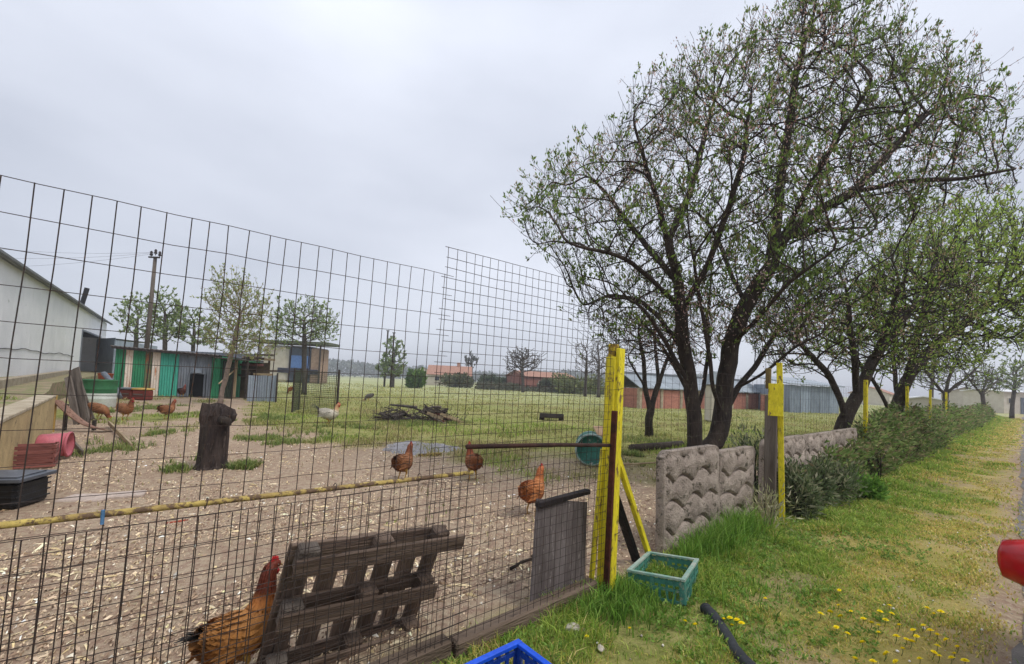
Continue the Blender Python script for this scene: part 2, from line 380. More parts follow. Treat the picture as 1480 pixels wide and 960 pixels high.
def ground_material(m):
    n, l = m.node_tree.nodes, m.node_tree.links
    b = n['Principled BSDF']; b.inputs['Roughness'].default_value = .95; b.inputs['Specular IOR Level'].default_value = .1
    t = n.new('ShaderNodeTexCoord')
    def noise(s, d=6, r=.6):
        q = n.new('ShaderNodeTexNoise'); q.inputs['Scale'].default_value = s; q.inputs['Detail'].default_value = d; q.inputs['Roughness'].default_value = r
        l.new(t.outputs['Object'], q.inputs['Vector']); return q.outputs['Fac']
    def ramp(f, *st):
        q = n.new('ShaderNodeValToRGB'); e = q.color_ramp.elements
        e[0].position, e[0].color = st[0]; e[1].position, e[1].color = st[-1]
        for p, c in st[1:-1]: k = e.new(p); k.color = c
        l.new(f, q.inputs['Fac']); return q.outputs['Color']
    def mix(f, a, c, mode='MIX'):
        q = n.new('ShaderNodeMixRGB'); q.blend_type = mode
        if isinstance(f, float): q.inputs['Fac'].default_value = f
        else: l.new(f, q.inputs['Fac'])
        l.new(a, q.inputs['Color1']); l.new(c, q.inputs['Color2']); return q.outputs['Color']
    A = lambda k: (lambda q: (setattr(q, 'attribute_name', k), q.outputs['Fac'])[1])(n.new('ShaderNodeAttribute'))
    soil = ramp(noise(1.6), (.3, C(164, 144, 120)), (.5, C(184, 165, 140)), (.7, C(200, 182, 156)))
    soil = mix(ramp(noise(.8, 5, .65), (.46, (0, 0, 0, 1)), (.66, (.55, .55, .55, 1))), soil, ramp(noise(7), (.35, C(112, 92, 74)), (.65, C(140, 118, 98))))
    soil = mix(ramp(noise(14, 8, .7), (.42, (0, 0, 0, 1)), (.58, (1, 1, 1, 1))), ramp(noise(30), (.3, C(140, 116, 98)), (.7, C(168, 142, 122))), soil)
    soil = mix(ramp(noise(55, 5, .7), (.6, (0, 0, 0, 1)), (.68, (1, 1, 1, 1))), soil, ramp(noise(9), (.4, C(206, 186, 160)), (.6, C(226, 210, 190))))
    grs = ramp(noise(.35, 5), (.32, C(138, 142, 80)), (.5, C(156, 152, 94)), (.68, C(178, 164, 116)))
    grs = mix(ramp(noise(5, 8, .7), (.4, (0, 0, 0, 1)), (.62, (1, 1, 1, 1))), ramp(noise(12), (.35, C(104, 116, 56)), (.65, C(138, 138, 76))), grs)
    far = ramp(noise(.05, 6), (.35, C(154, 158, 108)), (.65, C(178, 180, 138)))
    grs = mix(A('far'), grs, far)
    dry = ramp(noise(1.2, 6), (.3, C(142, 140, 74)), (.5, C(176, 160, 96)), (.7, C(196, 174, 128)))
    grs = mix(A('dry'), grs, dry)
    l.new(mix(A('dirt'), grs, soil), b.inputs['Base Color'])
    bp = n.new('ShaderNodeBump'); bp.inputs['Strength'].default_value = .7; bp.inputs['Distance'].default_value = .03
    ad = n.new('ShaderNodeMath'); ad.operation = 'ADD'; l.new(noise(22, 8, .7), ad.inputs[0]); l.new(noise(70, 4), ad.inputs[1])
    l.new(ad.outputs[0], bp.inputs['Height']); l.new(bp.outputs['Normal'], b.inputs['Normal'])
ground_material(gm)
ground = npmesh('ground', np.stack([GX, GY, GZ], -1).reshape(-1, 3), quads, gm, smooth=True)
tag(ground, kind='structure')
def vattr(o, k, v):
    a = o.data.attributes.new(k, 'FLOAT', 'POINT'); a.data.foreach_set('value', np.asarray(v, np.float32).ravel())
vattr(ground, 'dirt', dirtmask(GX, GY))
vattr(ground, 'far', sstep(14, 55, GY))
def drymask(x, y):
    n = (x - FP.x) * FN.x + (y - FP.y) * FN.y
    return np.clip(sstep(-.40, -1.5, n + (fbm(x * .9, y * .9, 61) - .5) * 1.6 + (fbm(x * 2.7, y * 2.7, 63) - .5) * 1.8), 0, 1) * (n < 0)
vattr(ground, 'dry', drymask(GX, GY))

rm = mat('road_asphalt', C(150, 143, 136), C(124, 118, 112), 3, .95, .5, C(160, 152, 144), spot=.66, fine=90)
q = MB()
S0 = list(np.arange(-14, 12, .25)) + list(np.arange(12, 400, 6.0))
NN = [-1.87, -2.25, -3.2, -5.0, -7.2]
rv = []
for s in S0:
    for k, n_ in enumerate(NN):
        e = (fbm(np.array([s * 2.1]), np.array([0.]), 77)[0] - .5) * .22 if k == 0 else 0
        rv.append(F(s, n_ + e * .7, -.022 if k == 0 else .012))
q.add(rv, [(i * 5 + j, (i + 1) * 5 + j, (i + 1) * 5 + j + 1, i * 5 + j + 1)[::-1] for i in range(len(S0) - 1) for j in range(4)])
tag(q.build('road', rm, smooth=True), kind='structure')

# ------------------------------------------------------------------ litter, grass, flowers
def inside(mask): return np.nonzero(mask)[0]
def scatter_view(n, y0, y1, u0, u1, power=1.0, rng=RNG):
    """random places ahead, thinning out with distance"""
    a = rng.random(n)
    Y = (y0 ** (1 - power) + a * (y1 ** (1 - power) - y0 ** (1 - power))) ** (1 / (1 - power)) if power != 1 else y0 * (y1 / y0) ** a
    return Y * rng.uniform(u0, u1, n), Y
def chips(n, y0, y1, size, cols, seed, name, label, asp=(.12, .5)):
    rng = np.random.default_rng(seed)
    X, Y = scatter_view(n, y0, y1, -1.9, .75, .6, rng)
    N_ = (X - FP.x) * FN.x + (Y - FP.y) * FN.y
    k = inside((N_ > .03) & (rng.random(n) < dirtmask(X, Y) ** 2) & (rng.random(n) < .06 + 1.5 * sstep(.3, .68, fbm(X * 1.5, Y * 1.5, 91))))
    X, Y = X[k], Y[k]; n = len(k)
    c = np.stack([X, Y, gz(X, Y) + .006], 1)
    a = rng.uniform(0, 2 * np.pi, n); L = size * rng.lognormal(0, .5, n); W = L * rng.uniform(asp[0], asp[1], n)
    d = np.stack([np.cos(a), np.sin(a), rng.normal(0, .22, n)], 1); e = np.stack([-np.sin(a), np.cos(a), rng.normal(0, .3, n)], 1)
    hz = np.zeros((n, 3)); hz[:, 2] = rng.uniform(.001, .012, n)
    L2 = (L / 2)[:, None]; W2 = (W / 2)[:, None]
    V = np.stack([c - d * L2 - e * W2, c + d * L2 - e * W2 * .6, c + d * L2 * .9 + e * W2, c - d * L2 * .8 + e * W2 * .8, c + hz + .004], 1).reshape(-1, 3)
    b = (np.arange(n) * 5)[:, None]
    T = np.concatenate([b + np.array([t]) for t in ([0, 1, 4], [1, 2, 4], [2, 3, 4], [3, 0, 4])])
    o = npmesh(name, V, T, CHIP, np.repeat(pal(cols, n, rng, .22), 5, 0))
    tag(o, label, 'litter', kind='stuff')
chips(100000, 1.3, 13, .0145, [(200, 176, 148), (214, 192, 162), (172, 146, 122), (152, 128, 108), (206, 184, 152), (184, 160, 136), (190, 168, 144), (116, 94, 78)], 1, 'straw_litter', 'straw and wood chips strewn over the bare yard')
chips(7000, 1.3, 9, .042, [(222, 202, 160), (204, 182, 138), (236, 220, 184), (140, 116, 92)], 4, 'straw', 'longer straw stalks lying over the yard litter', (.04, .12))
chips(5000, 1.3, 10, .020, [(240, 228, 206), (244, 236, 220), (224, 202, 152), (104, 82, 66)], 2, 'wood_shavings', 'pale shavings and dead leaves lying on the yard soil')

def grass_patch(name, label, X, Y, h, w, cols, lean=.5, seed=0):
    rng = np.random.default_rng(seed)
    n = len(X)
    P = np.stack([X, Y, gz(X, Y) - .01], 1)
    V, T, Cc = blades(P, h, w, rng.uniform(.1, lean * 2, n), cols, rng)
    o = npmesh(name, V, T, BLADE, Cc)
    return tag(o, label, 'grass', kind='stuff')
GREEN = [(150, 178, 74), (166, 190, 84), (130, 160, 64), (178, 194, 94), (140, 166, 80)]
DRY = [(222, 206, 118), (206, 194, 98), (232, 214, 146), (190, 190, 92), (206, 176, 116)]
MEAD = [(156, 156, 88), (170, 164, 104), (138, 142, 76), (184, 172, 120), (126, 134, 70)]
def verge():
    rng = np.random.default_rng(5)
    n = 300000
    s = np.concatenate([rng.uniform(-3.4, 5, n * 6 // 10), 5 + 55 * rng.random(n * 4 // 10) ** 2.2]); nn = rng.uniform(-2.0, .08, n)
    X = FP.x + FD.x * s + FN.x * nn; Y = FP.y + FD.y * s + FN.y * nn
    dm = dirtmask(X, Y); cl = fbm(X * 2.6, Y * 2.6, 41); dr = drymask(X, Y)
    keep = (rng.random(n) < (1 - .93 * dm) * (1 - .45 * dr) * (.15 + 1.3 * sstep(.35, .62, cl))) & (Y > .9)
    k = inside(keep); X, Y, dr, cl, nn, s = X[k], Y[k], dr[k], cl[k], nn[k], s[k]; n = len(k)
    lush = sstep(-1.2, -.25, nn) * sstep(.4, .65, cl)
    h = (.022 + .03 * rng.random(n) + .10 * lush * rng.random(n)) * (1 - .35 * dr) * (1 + .04 * np.maximum(s, 0))
    w = .0035 + .0045 * rng.random(n) + .0016 * np.maximum(s, 0)
    isd = rng.random(n) < .12 + .72 * dr
    c = np.where(isd[:, None], pal(DRY, n, rng), pal(GREEN, n, rng))
    grass_patch('grass', 'short patchy green and yellow grass on the roadside verge', X, Y, h, w, c, .6, 6)
verge()
def leafy(name, label, n, region, seed, cols, L=(.02, .05)):
    """broad low weeds: rosettes of small leaves"""
    rng = np.random.default_rng(seed)
    X, Y = region(n, rng); n = len(X)
    k = np.repeat(np.arange(n), 9); m = len(k)
    a = rng.uniform(0, 2 * np.pi, m)
    P = np.stack([X[k] + rng.normal(0, .012, m), Y[k] + rng.normal(0, .012, m), gz(X[k], Y[k]) + rng.uniform(0, .03, m)], 1)
    d = np.stack([np.cos(a), np.sin(a), rng.uniform(.2, 1.3, m)], 1)
    l = rng.uniform(L[0], L[1], m)
    V, T, Cc = leafquads(P, d, l, l * .5, pal(cols, m, rng), rng)
    return tag(npmesh(name, V, T, LEAF, Cc), label, 'weeds', kind='stuff')
def reg_verge(n, rng):
    s = rng.uniform(-2.6, 3.2, n); nn = -.05 - 1.3 * rng.random(n) ** 1.5
    X = FP.x + FD.x * s + FN.x * nn; Y = FP.y + FD.y * s + FN.y * nn
    k = inside((fbm(X * 1.6, Y * 1.6, 43) > .47) & (rng.random(n) < 1 - dirtmask(X, Y))); return X[k], Y[k]
leafy('weeds', 'low leafy weeds growing thick in the verge grass', 2600, reg_verge, 8, [(124, 158, 68), (138, 172, 80), (108, 142, 62), (152, 178, 94)], (.012, .034))
def field():
    rng = np.random.default_rng(12)
    n = 260000
    X, Y = scatter_view(n, 4.0, 75, -1.3, 1.25, 1.15, rng)
    N_ = (X - FP.x) * FN.x + (Y - FP.y) * FN.y
    u = X / Y
    on_terrace = (u < -.98) & (Y > 2)
    dm = dirtmask(X, Y); cl = fbm(X * 1.1, Y * 1.1, 47)
    k = inside((N_ > .15) & ~on_terrace & (rng.random(n) < (1 - dm) * (.25 + 1.2 * sstep(.38, .6, cl)) + .004))
    X, Y, cl = X[k], Y[k], cl[k]; n = len(k)
    h = (.05 + .12 * rng.random(n) * sstep(.4, .65, cl)) * (1 + .004 * Y)
    w = .006 + .0011 * Y * rng.uniform(.6, 1.3, n)
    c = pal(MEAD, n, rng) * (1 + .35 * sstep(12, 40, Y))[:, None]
    br = sstep(.5, .66, fbm(X * .35, Y * .35, 48)) * .65
    c = np.where((rng.random(n) < br)[:, None], pal([(176, 160, 116), (160, 146, 100), (188, 172, 128)], n, rng), c) * (.78 + .44 * fbm(X * .22, Y * .22, 46))[:, None]
    g = sstep(.52, .66, fbm(X * .5, Y * .5, 49)) * (Y < 16)
    c = np.where((rng.random(n) < g * .6)[:, None], pal(GREEN, n, rng), c)
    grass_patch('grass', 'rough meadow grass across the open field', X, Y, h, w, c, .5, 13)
field()
# tufts of fresh green in the dirt of the yard
def reg_tufts(n, rng):
    out = []
    for (x, y, r, m) in [(283, 668, .22, 240), (350, 676, .16, 130), (270, 676, .2, 170), (205, 628, .5, 240), (225, 590, .7, 260), (190, 594, .6, 220),
                         (245, 622, .5, 200), (280, 600, .6, 220), (380, 632, .5, 150), (455, 636, .3, 120), (500, 622, .7, 300), (540, 622, .6, 300), (600, 612, .8, 300), (385, 605, .8, 260),
                         (60, 655, .3, 80), (140, 650, .5, 120), (930, 655, .5, 330), (945, 640, .7, 300), (910, 662, .4, 230), (345, 602, .5, 90), (420, 640, .4, 90), (660, 612, .6, 140)]:
        c = G(x, y); out.append(np.stack([rng.normal(c.x, r * .5, m), rng.normal(c.y, r * .7, m)], 1))
    P = np.concatenate(out); return P[:, 0], P[:, 1]
def tufts():
    rng = np.random.default_rng(15)
    X, Y = reg_tufts(0, rng)
    k0 = fbm(X * 1.5, Y * 1.5, 17) > .47; X, Y = X[k0], Y[k0]
    k = np.repeat(np.arange(len(X)), 9); n = len(k)
    X = X[k] + rng.normal(0, .03, n); Y = Y[k] + rng.normal(0, .03, n)
    grass_patch('grass', 'fresh green tufts sprouting from the bare yard', X, Y, rng.uniform(.05, .16, n), rng.uniform(.008, .018, n), pal([(122, 142, 74), (138, 154, 84), (104, 124, 64), (160, 158, 98)], n, rng), .6, 16)
tufts()
# tall grass against the wall beside the gate post
def tall():
    rng = np.random.default_rng(18)
    XS, YS, H = [], [], []
    for (x, y, r, m, hh) in [(1010, 800, .09, 520, .28), (1035, 790, .11, 760, .34), (1058, 776, .10, 520, .34), (992, 812, .08, 260, .24), (1076, 768, .10, 260, .34), (890, 880, .12, 420, .16), (855, 885, .12, 380, .16), (915, 870, .12, 450, .18), (1020, 835, .25, 500, .12)]:
        c = G(x, y); XS.append(rng.normal(c.x, r, m)); YS.append(rng.normal(c.y, r, m)); H.append(hh * rng.uniform(.45, 1.1, m))
    X = np.concatenate(XS); Y = np.concatenate(YS); n = len(X)
    N_ = (X - FP.x) * FN.x + (Y - FP.y) * FN.y; k = inside(N_ < .02); X, Y, H = X[k], Y[k], np.concatenate(H)[k]; n = len(k)
    grass_patch('grass', 'tall fresh grass growing against the patterned wall', X, Y, H, rng.uniform(.005, .012, n), pal([(112, 154, 60), (130, 170, 70), (96, 134, 54), (148, 178, 86)], n, rng), .4, 19)
tall()
# dandelions: each a flower of its own
def dandelions():
    rng = np.random.default_rng(21)
    pts = [(1213, 856), (1212, 875), (1186, 888), (1200, 886), (1209, 905), (1230, 886), (1272, 885), (1286, 878), (1289, 888), (1350, 891), (1360, 888), (1335, 905), (1345, 912), (1260, 904), (1270, 908), (1248, 898), (1280, 898), (1270, 918), (1296, 924), (1310, 927), (1318, 930), (1355, 918), (1320, 912), (1236, 953), (1262, 957), (1282, 944), (1280, 946), (1350, 943), (1358, 948), (1376, 951), (1330, 952), (1355, 933), (1385, 935), (1065, 898), (1058, 908), (1072, 902), (1055, 896), (1046, 900), (990, 905), (1005, 911), (910, 911), (848, 924), (1106, 862), (1340, 882), (1300, 905), (1225, 915), (1305, 940), (1380, 944), (1247, 930), (1395, 955), (1215, 893), (1325, 921), (1368, 925), (1295, 955)]
    me_h = None
    for i, (x, y) in enumerate(pts):
        p = G(x, y, .045); b = Vector((p.x, p.y + .01, gz1(p)))
        t = thing('dandelion', 'small yellow dandelion in the verge grass', 'flower', b, rng.uniform(0, 6), 'dandelions in the verge grass')
        top = Vector((p.x, p.y, .045 + b.z))
        MB().tube([b, (b + top) / 2 + Vector((.004, 0, 0)), top], .0016, 4).build('stalk', mat('stalk', C(110, 130, 70)), t)
        if me_h is None:
            q = MB()
            for ring, (rr, zz, m) in enumerate([(.014, .002, 11), (.010, .006, 8), (.005, .008, 5)]):
                for k in range(m):
                    a = 2 * math.pi * (k + ring * .4) / m; w = math.pi / m * 1.1
                    q.add([(0, 0, 0), (rr * .8 * math.cos(a - w), rr * .8 * math.sin(a - w), zz), (rr * math.cos(a), rr * math.sin(a), zz + .001), (rr * .8 * math.cos(a + w), rr * .8 * math.sin(a + w), zz)], [(0, 1, 2, 3)])
            me_h = bpy.data.meshes.new('bloom'); me_h.from_pydata(q.v, [], q.f); me_h.materials.append(mat('dandelion_yellow', C(255, 238, 40), C(252, 230, 30), 40, .8, 0, vary=.02))
        link('bloom', me_h, Matrix.Translation(top) @ Euler((rng.normal(-.3, .25), rng.normal(0, .25), 0)).to_matrix().to_4x4() @ Matrix.Scale(rng.uniform(1.0, 1.6), 4), t)
dandelions()
# tiny white daisies and stones: specks of the verge
def specks():
    rng = np.random.default_rng(22); n = 700
    s = rng.uniform(-2.6, 7, n); nn = rng.uniform(-2.0, -.1, n)
    X = FP.x + FD.x * s + FN.x * nn; Y = FP.y + FD.y * s + FN.y * nn
    k = inside((fbm(X * 1.3, Y * 1.3, 71) + .12 * (nn < -1.4) > .52)); X, Y = X[k], Y[k]; n = len(k)
    r = rng.uniform(.004, .013, n); c = np.stack([X, Y, gz(X, Y) + .008], 1)
    o6 = np.array([[1, 0, 0], [-1, 0, 0], [0, 1, 0], [0, -1, 0], [0, 0, .7], [0, 0, -.7]])
    V = (c[:, None, :] + o6[None] * r[:, None, None] * rng.uniform(.6, 1.3, (n, 6, 1))).reshape(-1, 3)
    T = np.concatenate([(np.arange(n) * 6)[:, None] + np.array([t]) for t in ([0, 2, 4], [2, 1, 4], [1, 3, 4], [3, 0, 4], [2, 0, 5], [1, 2, 5], [3, 1, 5], [0, 3, 5])])
    tag(npmesh('gravel', V, T, CHIP, np.repeat(pal([(214, 206, 196), (180, 168, 154), (150, 138, 124), (230, 226, 220)], n, rng), 6, 0)), 'pale grit scattered in the roadside grass', 'gravel', kind='stuff')
specks()

# ------------------------------------------------------------------ trees
def colonize(lines, attr, step, infl, kill, iters=90, jit=.14, upb=.12, seed=0, mom=.55):
    rng = np.random.default_rng(seed)
    pos, par = [], []
    for ln in lines:                       # hand-laid limbs; first of them is the trunk
        pts = [Vector(p) for p in ln]; dense = [pts[0]]
        for a, b in zip(pts, pts[1:]):
            m = max(1, int((b - a).length / (step * 1.2)))
            dense += [a.lerp(b, (k + 1) / m) for k in range(m)]
        last = -1
        for k, p in enumerate(dense):
            v = np.array(p)
            if k == 0 and pos:
                last = int(np.argmin(np.linalg.norm(np.array(pos) - v, axis=1))); continue
            w = v + (rng.normal(0, step * .10, 3) if k else 0)
            pos.append(w); par.append(last); last = len(pos) - 1
    P = np.array(pos); par = list(par)
    A = np.asarray(attr, float)
    D = np.full(len(A), 1e9); Ni = np.zeros(len(A), int)
    def update(i0, P):
        nonlocal D, Ni
        for c in range(i0, len(P), 400):
            d = np.linalg.norm(A[:, None, :] - P[None, c:c + 400], axis=2); j = d.argmin(1); m = d[np.arange(len(A)), j]
            b = m < D; D[b] = m[b]; Ni[b] = c + j[b]
    update(0, P)
    nch = np.zeros(len(P) + 1, int)
    for it in range(iters):
        act = (D < infl)
        if not act.any(): infl *= 1.5; 
        if infl > 50: break
        act = np.nonzero(D < infl)[0]
        if len(act) == 0: continue
        un, inv = np.unique(Ni[act], return_inverse=True)
        dirs = np.zeros((len(un), 3)); np.add.at(dirs, inv, unit(A[act] - P[Ni[act]]))
        ok = nch[un] < 3
        dead = ~ok[inv]
        pv = np.where((np.array(par)[un] >= 0)[:, None], unit(P[un] - P[np.array(par)[un]]), 0)
        dirs = unit(unit(dirs) + mom * pv + rng.normal(0, jit, dirs.shape) + np.array([0, 0, upb]))
        new = P[un[ok]] + dirs[ok] * step
        if len(new) == 0: break
        nch[un[ok]] += 1
        i0 = len(P); P = np.concatenate([P, new]); par += list(un[ok]); nch = np.concatenate([nch, np.zeros(len(new), int)])
        update(i0, P)
        keep = D > kill; keep[act[dead]] = False
        A, D, Ni = A[keep], D[keep], Ni[keep]
        if len(A) < 3: break
    return P, np.array(par)
def shoots(P, par, frac, L, seed, up=.5):
    """straight young shoots on the thin ends"""
    rng = np.random.default_rng(seed)
    has = np.zeros(len(P), bool); has[par[par >= 0]] = True
    tips = np.nonzero(~has & (par >= 0))[0]
    mids = np.nonzero(has & (par >= 0))[0]; mids = mids[mids > len(P) * .15]
    mids = rng.choice(mids, int(frac * len(tips))) if len(mids) else mids
    base = np.concatenate([tips, mids]); n = len(base)
    d = unit(unit(P[base] - P[par[base]]) * .8 + rng.normal(0, .42, (n, 3)) + np.array([0, 0, up]))
    l = L * rng.uniform(.5, 1.5, n)[:, None]
    a = P[base] + d * l * .33 + rng.normal(0, L * .02, (n, 3)); b = P[base] + d * l * .67 + rng.normal(0, L * .03, (n, 3)); c = P[base] + d * l + np.array([0, 0, .04]) * l + rng.normal(0, L * .03, (n, 3))
    i0 = len(P); P2 = np.concatenate([P, a, b, c]); par2 = np.concatenate([par, base, i0 + np.arange(n), i0 + n + np.arange(n)])
    return P2, par2
def radii(P, par, r_tip, r_root):
    n = len(P); tips = np.ones(n); has = np.zeros(n, bool); has[par[par >= 0]] = True
    cnt = np.where(has, 0.0, 1.0)
    order = np.argsort(-depth(par), kind='stable')
    for i in order:
        if par[i] >= 0: cnt[par[i]] += cnt[i]
    e = math.log(max(r_root / r_tip, 1.01)) / math.log(max(cnt.max(), 2))
    return r_tip * cnt ** e, cnt
def depth(par):
    n = len(par); d = np.zeros(n, int)
    for i in range(n):
        if par[i] >= 0: d[i] = d[par[i]] + 1
    return d
def chains(par, cnt):
    ch = [[] for _ in par]; roots = []
    for i, p in enumerate(par):
        (ch[p] if p >= 0 else roots).append(i)
    out = []; st = [(r, -1) for r in roots]
    while st:
        i, p = st.pop(); c = [p] if p >= 0 else []
        while True:
            c.append(i)
            if not ch[i]: break
            k = sorted(ch[i], key=lambda j: -cnt[j]); i0 = i; i = k[0]
            st += [(j, i0) for j in k[1:]]
        out.append(c)
    return out
def wood(P, par, r, cnt, name_m, parent, thick=.035, names=('trunk', 'branches'), flare=1.0):
    A, B = MB(), MB()
    for c in chains(par, cnt):
        pts = [P[i] for i in c]; rr = [r[i] for i in c]
        if len(c) > 1 and par[c[1]] == c[0] and rr[0] > rr[1]: rr[0] = rr[1] * 1.15
        if len(pts) < 2: continue
        if len(pts) > 5:                    # relax the kinks
            q = np.array(pts); q[1:-1] = q[1:-1] * .5 + (q[:-2] + q[2:]) * .25; pts = list(q)
        big = max(rr) > thick
        n = 9 if max(rr) > .08 else 6 if max(rr) > .02 else 4 if max(rr) > .006 else 3
        if par[c[0]] < 0 and flare > 1:
            rr = list(rr); rr[0] *= flare
            if len(rr) > 2: rr[1] *= 1 + (flare - 1) * .4
        (A if big else B).tube([tuple(p) for p in pts], rr, n, cap=n > 4)
    o = []
    if A.v: o.append(A.build(names[0], name_m, parent, True))
    if B.v: o.append(B.build(names[1], name_m, parent, True))
    return o
def foliage(P, par, r, rmax, per, L, cols, parent, seed, name='crown', up=.4, spread=.02, tipx=3, prob=None):
    rng = np.random.default_rng(seed)
    has = np.zeros(len(P), bool); has[par[par >= 0]] = True
    thin = np.nonzero((r < rmax) & (par >= 0))[0]
    if prob is not None: thin = thin[rng.random(len(thin)) < prob(P[thin])]
    cnt = rng.poisson(per, len(thin)) + np.where(has[thin], 0, rng.poisson(tipx, len(thin)))
    k = np.repeat(thin, cnt); n = len(k)
    if n == 0: return None
    t = rng.random(n)[:, None]; A = P[par[k]]; B = P[k]
    ax = unit(B - A); tip = ~has[k]
    t = np.where(tip[:, None], 1 - .35 * t, t)
    pos = A + (B - A) * t + rng.normal(0, spread, (n, 3))
    d = unit(ax * .7 + rng.normal(0, .6, (n, 3)) + np.array([0, 0, up]))
    l = L * rng.uniform(.5, 1.35, n)
    V, T, Cc = leafquads(pos, d, l, l * rng.uniform(.32, .5, n), pal(cols, n, rng, .22), rng)
    o = npmesh(name, V, T, LEAF, Cc, parent); tag(o, kind='stuff'); return o
def poly_in(px, py, poly):
    c = np.zeros(len(px), bool); n = len(poly)
    for i in range(n):
        x1, y1 = poly[i]; x2, y2 = poly[(i + 1) % n]
        m = ((y1 > py) != (y2 > py)) & (px < (x2 - x1) * (py - y1) / ((y2 - y1) or 1e-9) + x1)
        c ^= m
    return c
def poly_dist(px, py, poly):
    d = np.full(len(px), 1e9)
    for i in range(len(poly)):
        a = np.array(poly[i], float); b = np.array(poly[(i + 1) % len(poly)], float); ab = b - a
        t = np.clip(((px - a[0]) * ab[0] + (py - a[1]) * ab[1]) / (ab @ ab), 0, 1)
        d = np.minimum(d, np.hypot(px - a[0] - ab[0] * t, py - a[1] - ab[1] * t))
    return d
def crown_pts(poly, Yc, hd, n, seed, fall=170):
    """places spread through a crown of real depth about the distance Yc"""
    rng = np.random.default_rng(seed); pl = np.array(poly)
    x = rng.uniform(pl[:, 0].min(), pl[:, 0].max(), n * 3); y = rng.uniform(pl[:, 1].min(), pl[:, 1].max(), n * 3)
    k = inside(poly_in(x, y, poly))[:n]; x, y = x[k], y[k]
    h = hd * np.sqrt(np.clip(poly_dist(x, y, poly) / fall, .02, 1)); Yv = Yc + h * rng.uniform(-1, 1, len(k))
    return np.array([AT(a, b, c) for a, b, c in zip(x, y, Yv)])
def blob_pts(lumps, n, seed):
    rng = np.random.default_rng(seed); w = np.array([l[3] * l[3] * l[4] for l in lumps]); w /= w.sum()
    k = rng.choice(len(lumps), n, p=w); L = np.array(lumps)[k]
    d = unit(rng.standard_normal((n, 3))) * (rng.random(n) ** (1 / 2.4))[:, None]
    return L[:, :3] + d * np.stack([L[:, 3], L[:, 3], L[:, 4]], 1)
SPRING = [(128, 148, 74), (112, 134, 62), (144, 158, 90), (98, 118, 60), (128, 126, 78)]
PINK = [(214, 188, 180), (196, 160, 150), (226, 206, 198), (176, 136, 122)]
def tree(name, label, group, lines, attr, step, kill, r_tip, r_root, leaf, cols, seed, per=1.0, shoot=(.8, .16), bark=None, thick=.035, infl=None, rmax=None, tipx=3, blossom=0, up=.4, flare=1.25, spread=.02, upb=.12, root=None, upshoot=.75, clump=0):
    b = Vector(lines[0][0])
    t = thing(name, label, 'tree', b, 0, group)
    P, par = colonize(lines, attr, step, infl or kill * 7, kill, seed=seed, upb=upb)
    P, par = shoots(P, par, shoot[0], shoot[1], seed + 1, upshoot)
    r, cnt = radii(P, par, r_tip, r_root)
    wood(P, par, r, cnt, bark or BARK, t, thick, flare=flare)
    pc = (lambda Q: .22 + .78 * sstep(clump - .07, clump + .07, fbm(Q[:, 0] * 1.7 + Q[:, 1] * 1.1, Q[:, 2] * 1.7 + Q[:, 1] * .6, seed + 9))) if clump else None
    foliage(P, par, r, rmax or r_tip * 2.2, per, leaf, cols, t, seed + 2, up=up, tipx=tipx, spread=spread, prob=pc)
    if blossom:
        rng = np.random.default_rng(seed + 3)
        pr = lambda Q: blossom * (fbm(Q[:, 0] * .9 + Q[:, 1] * .6, Q[:, 2] * .9, seed) > .52)
        foliage(P, par, r, r_tip * 2.2, 1.6, leaf * .62, PINK, t, seed + 4, 'blossom', .3, .03, 2, pr)
    return t

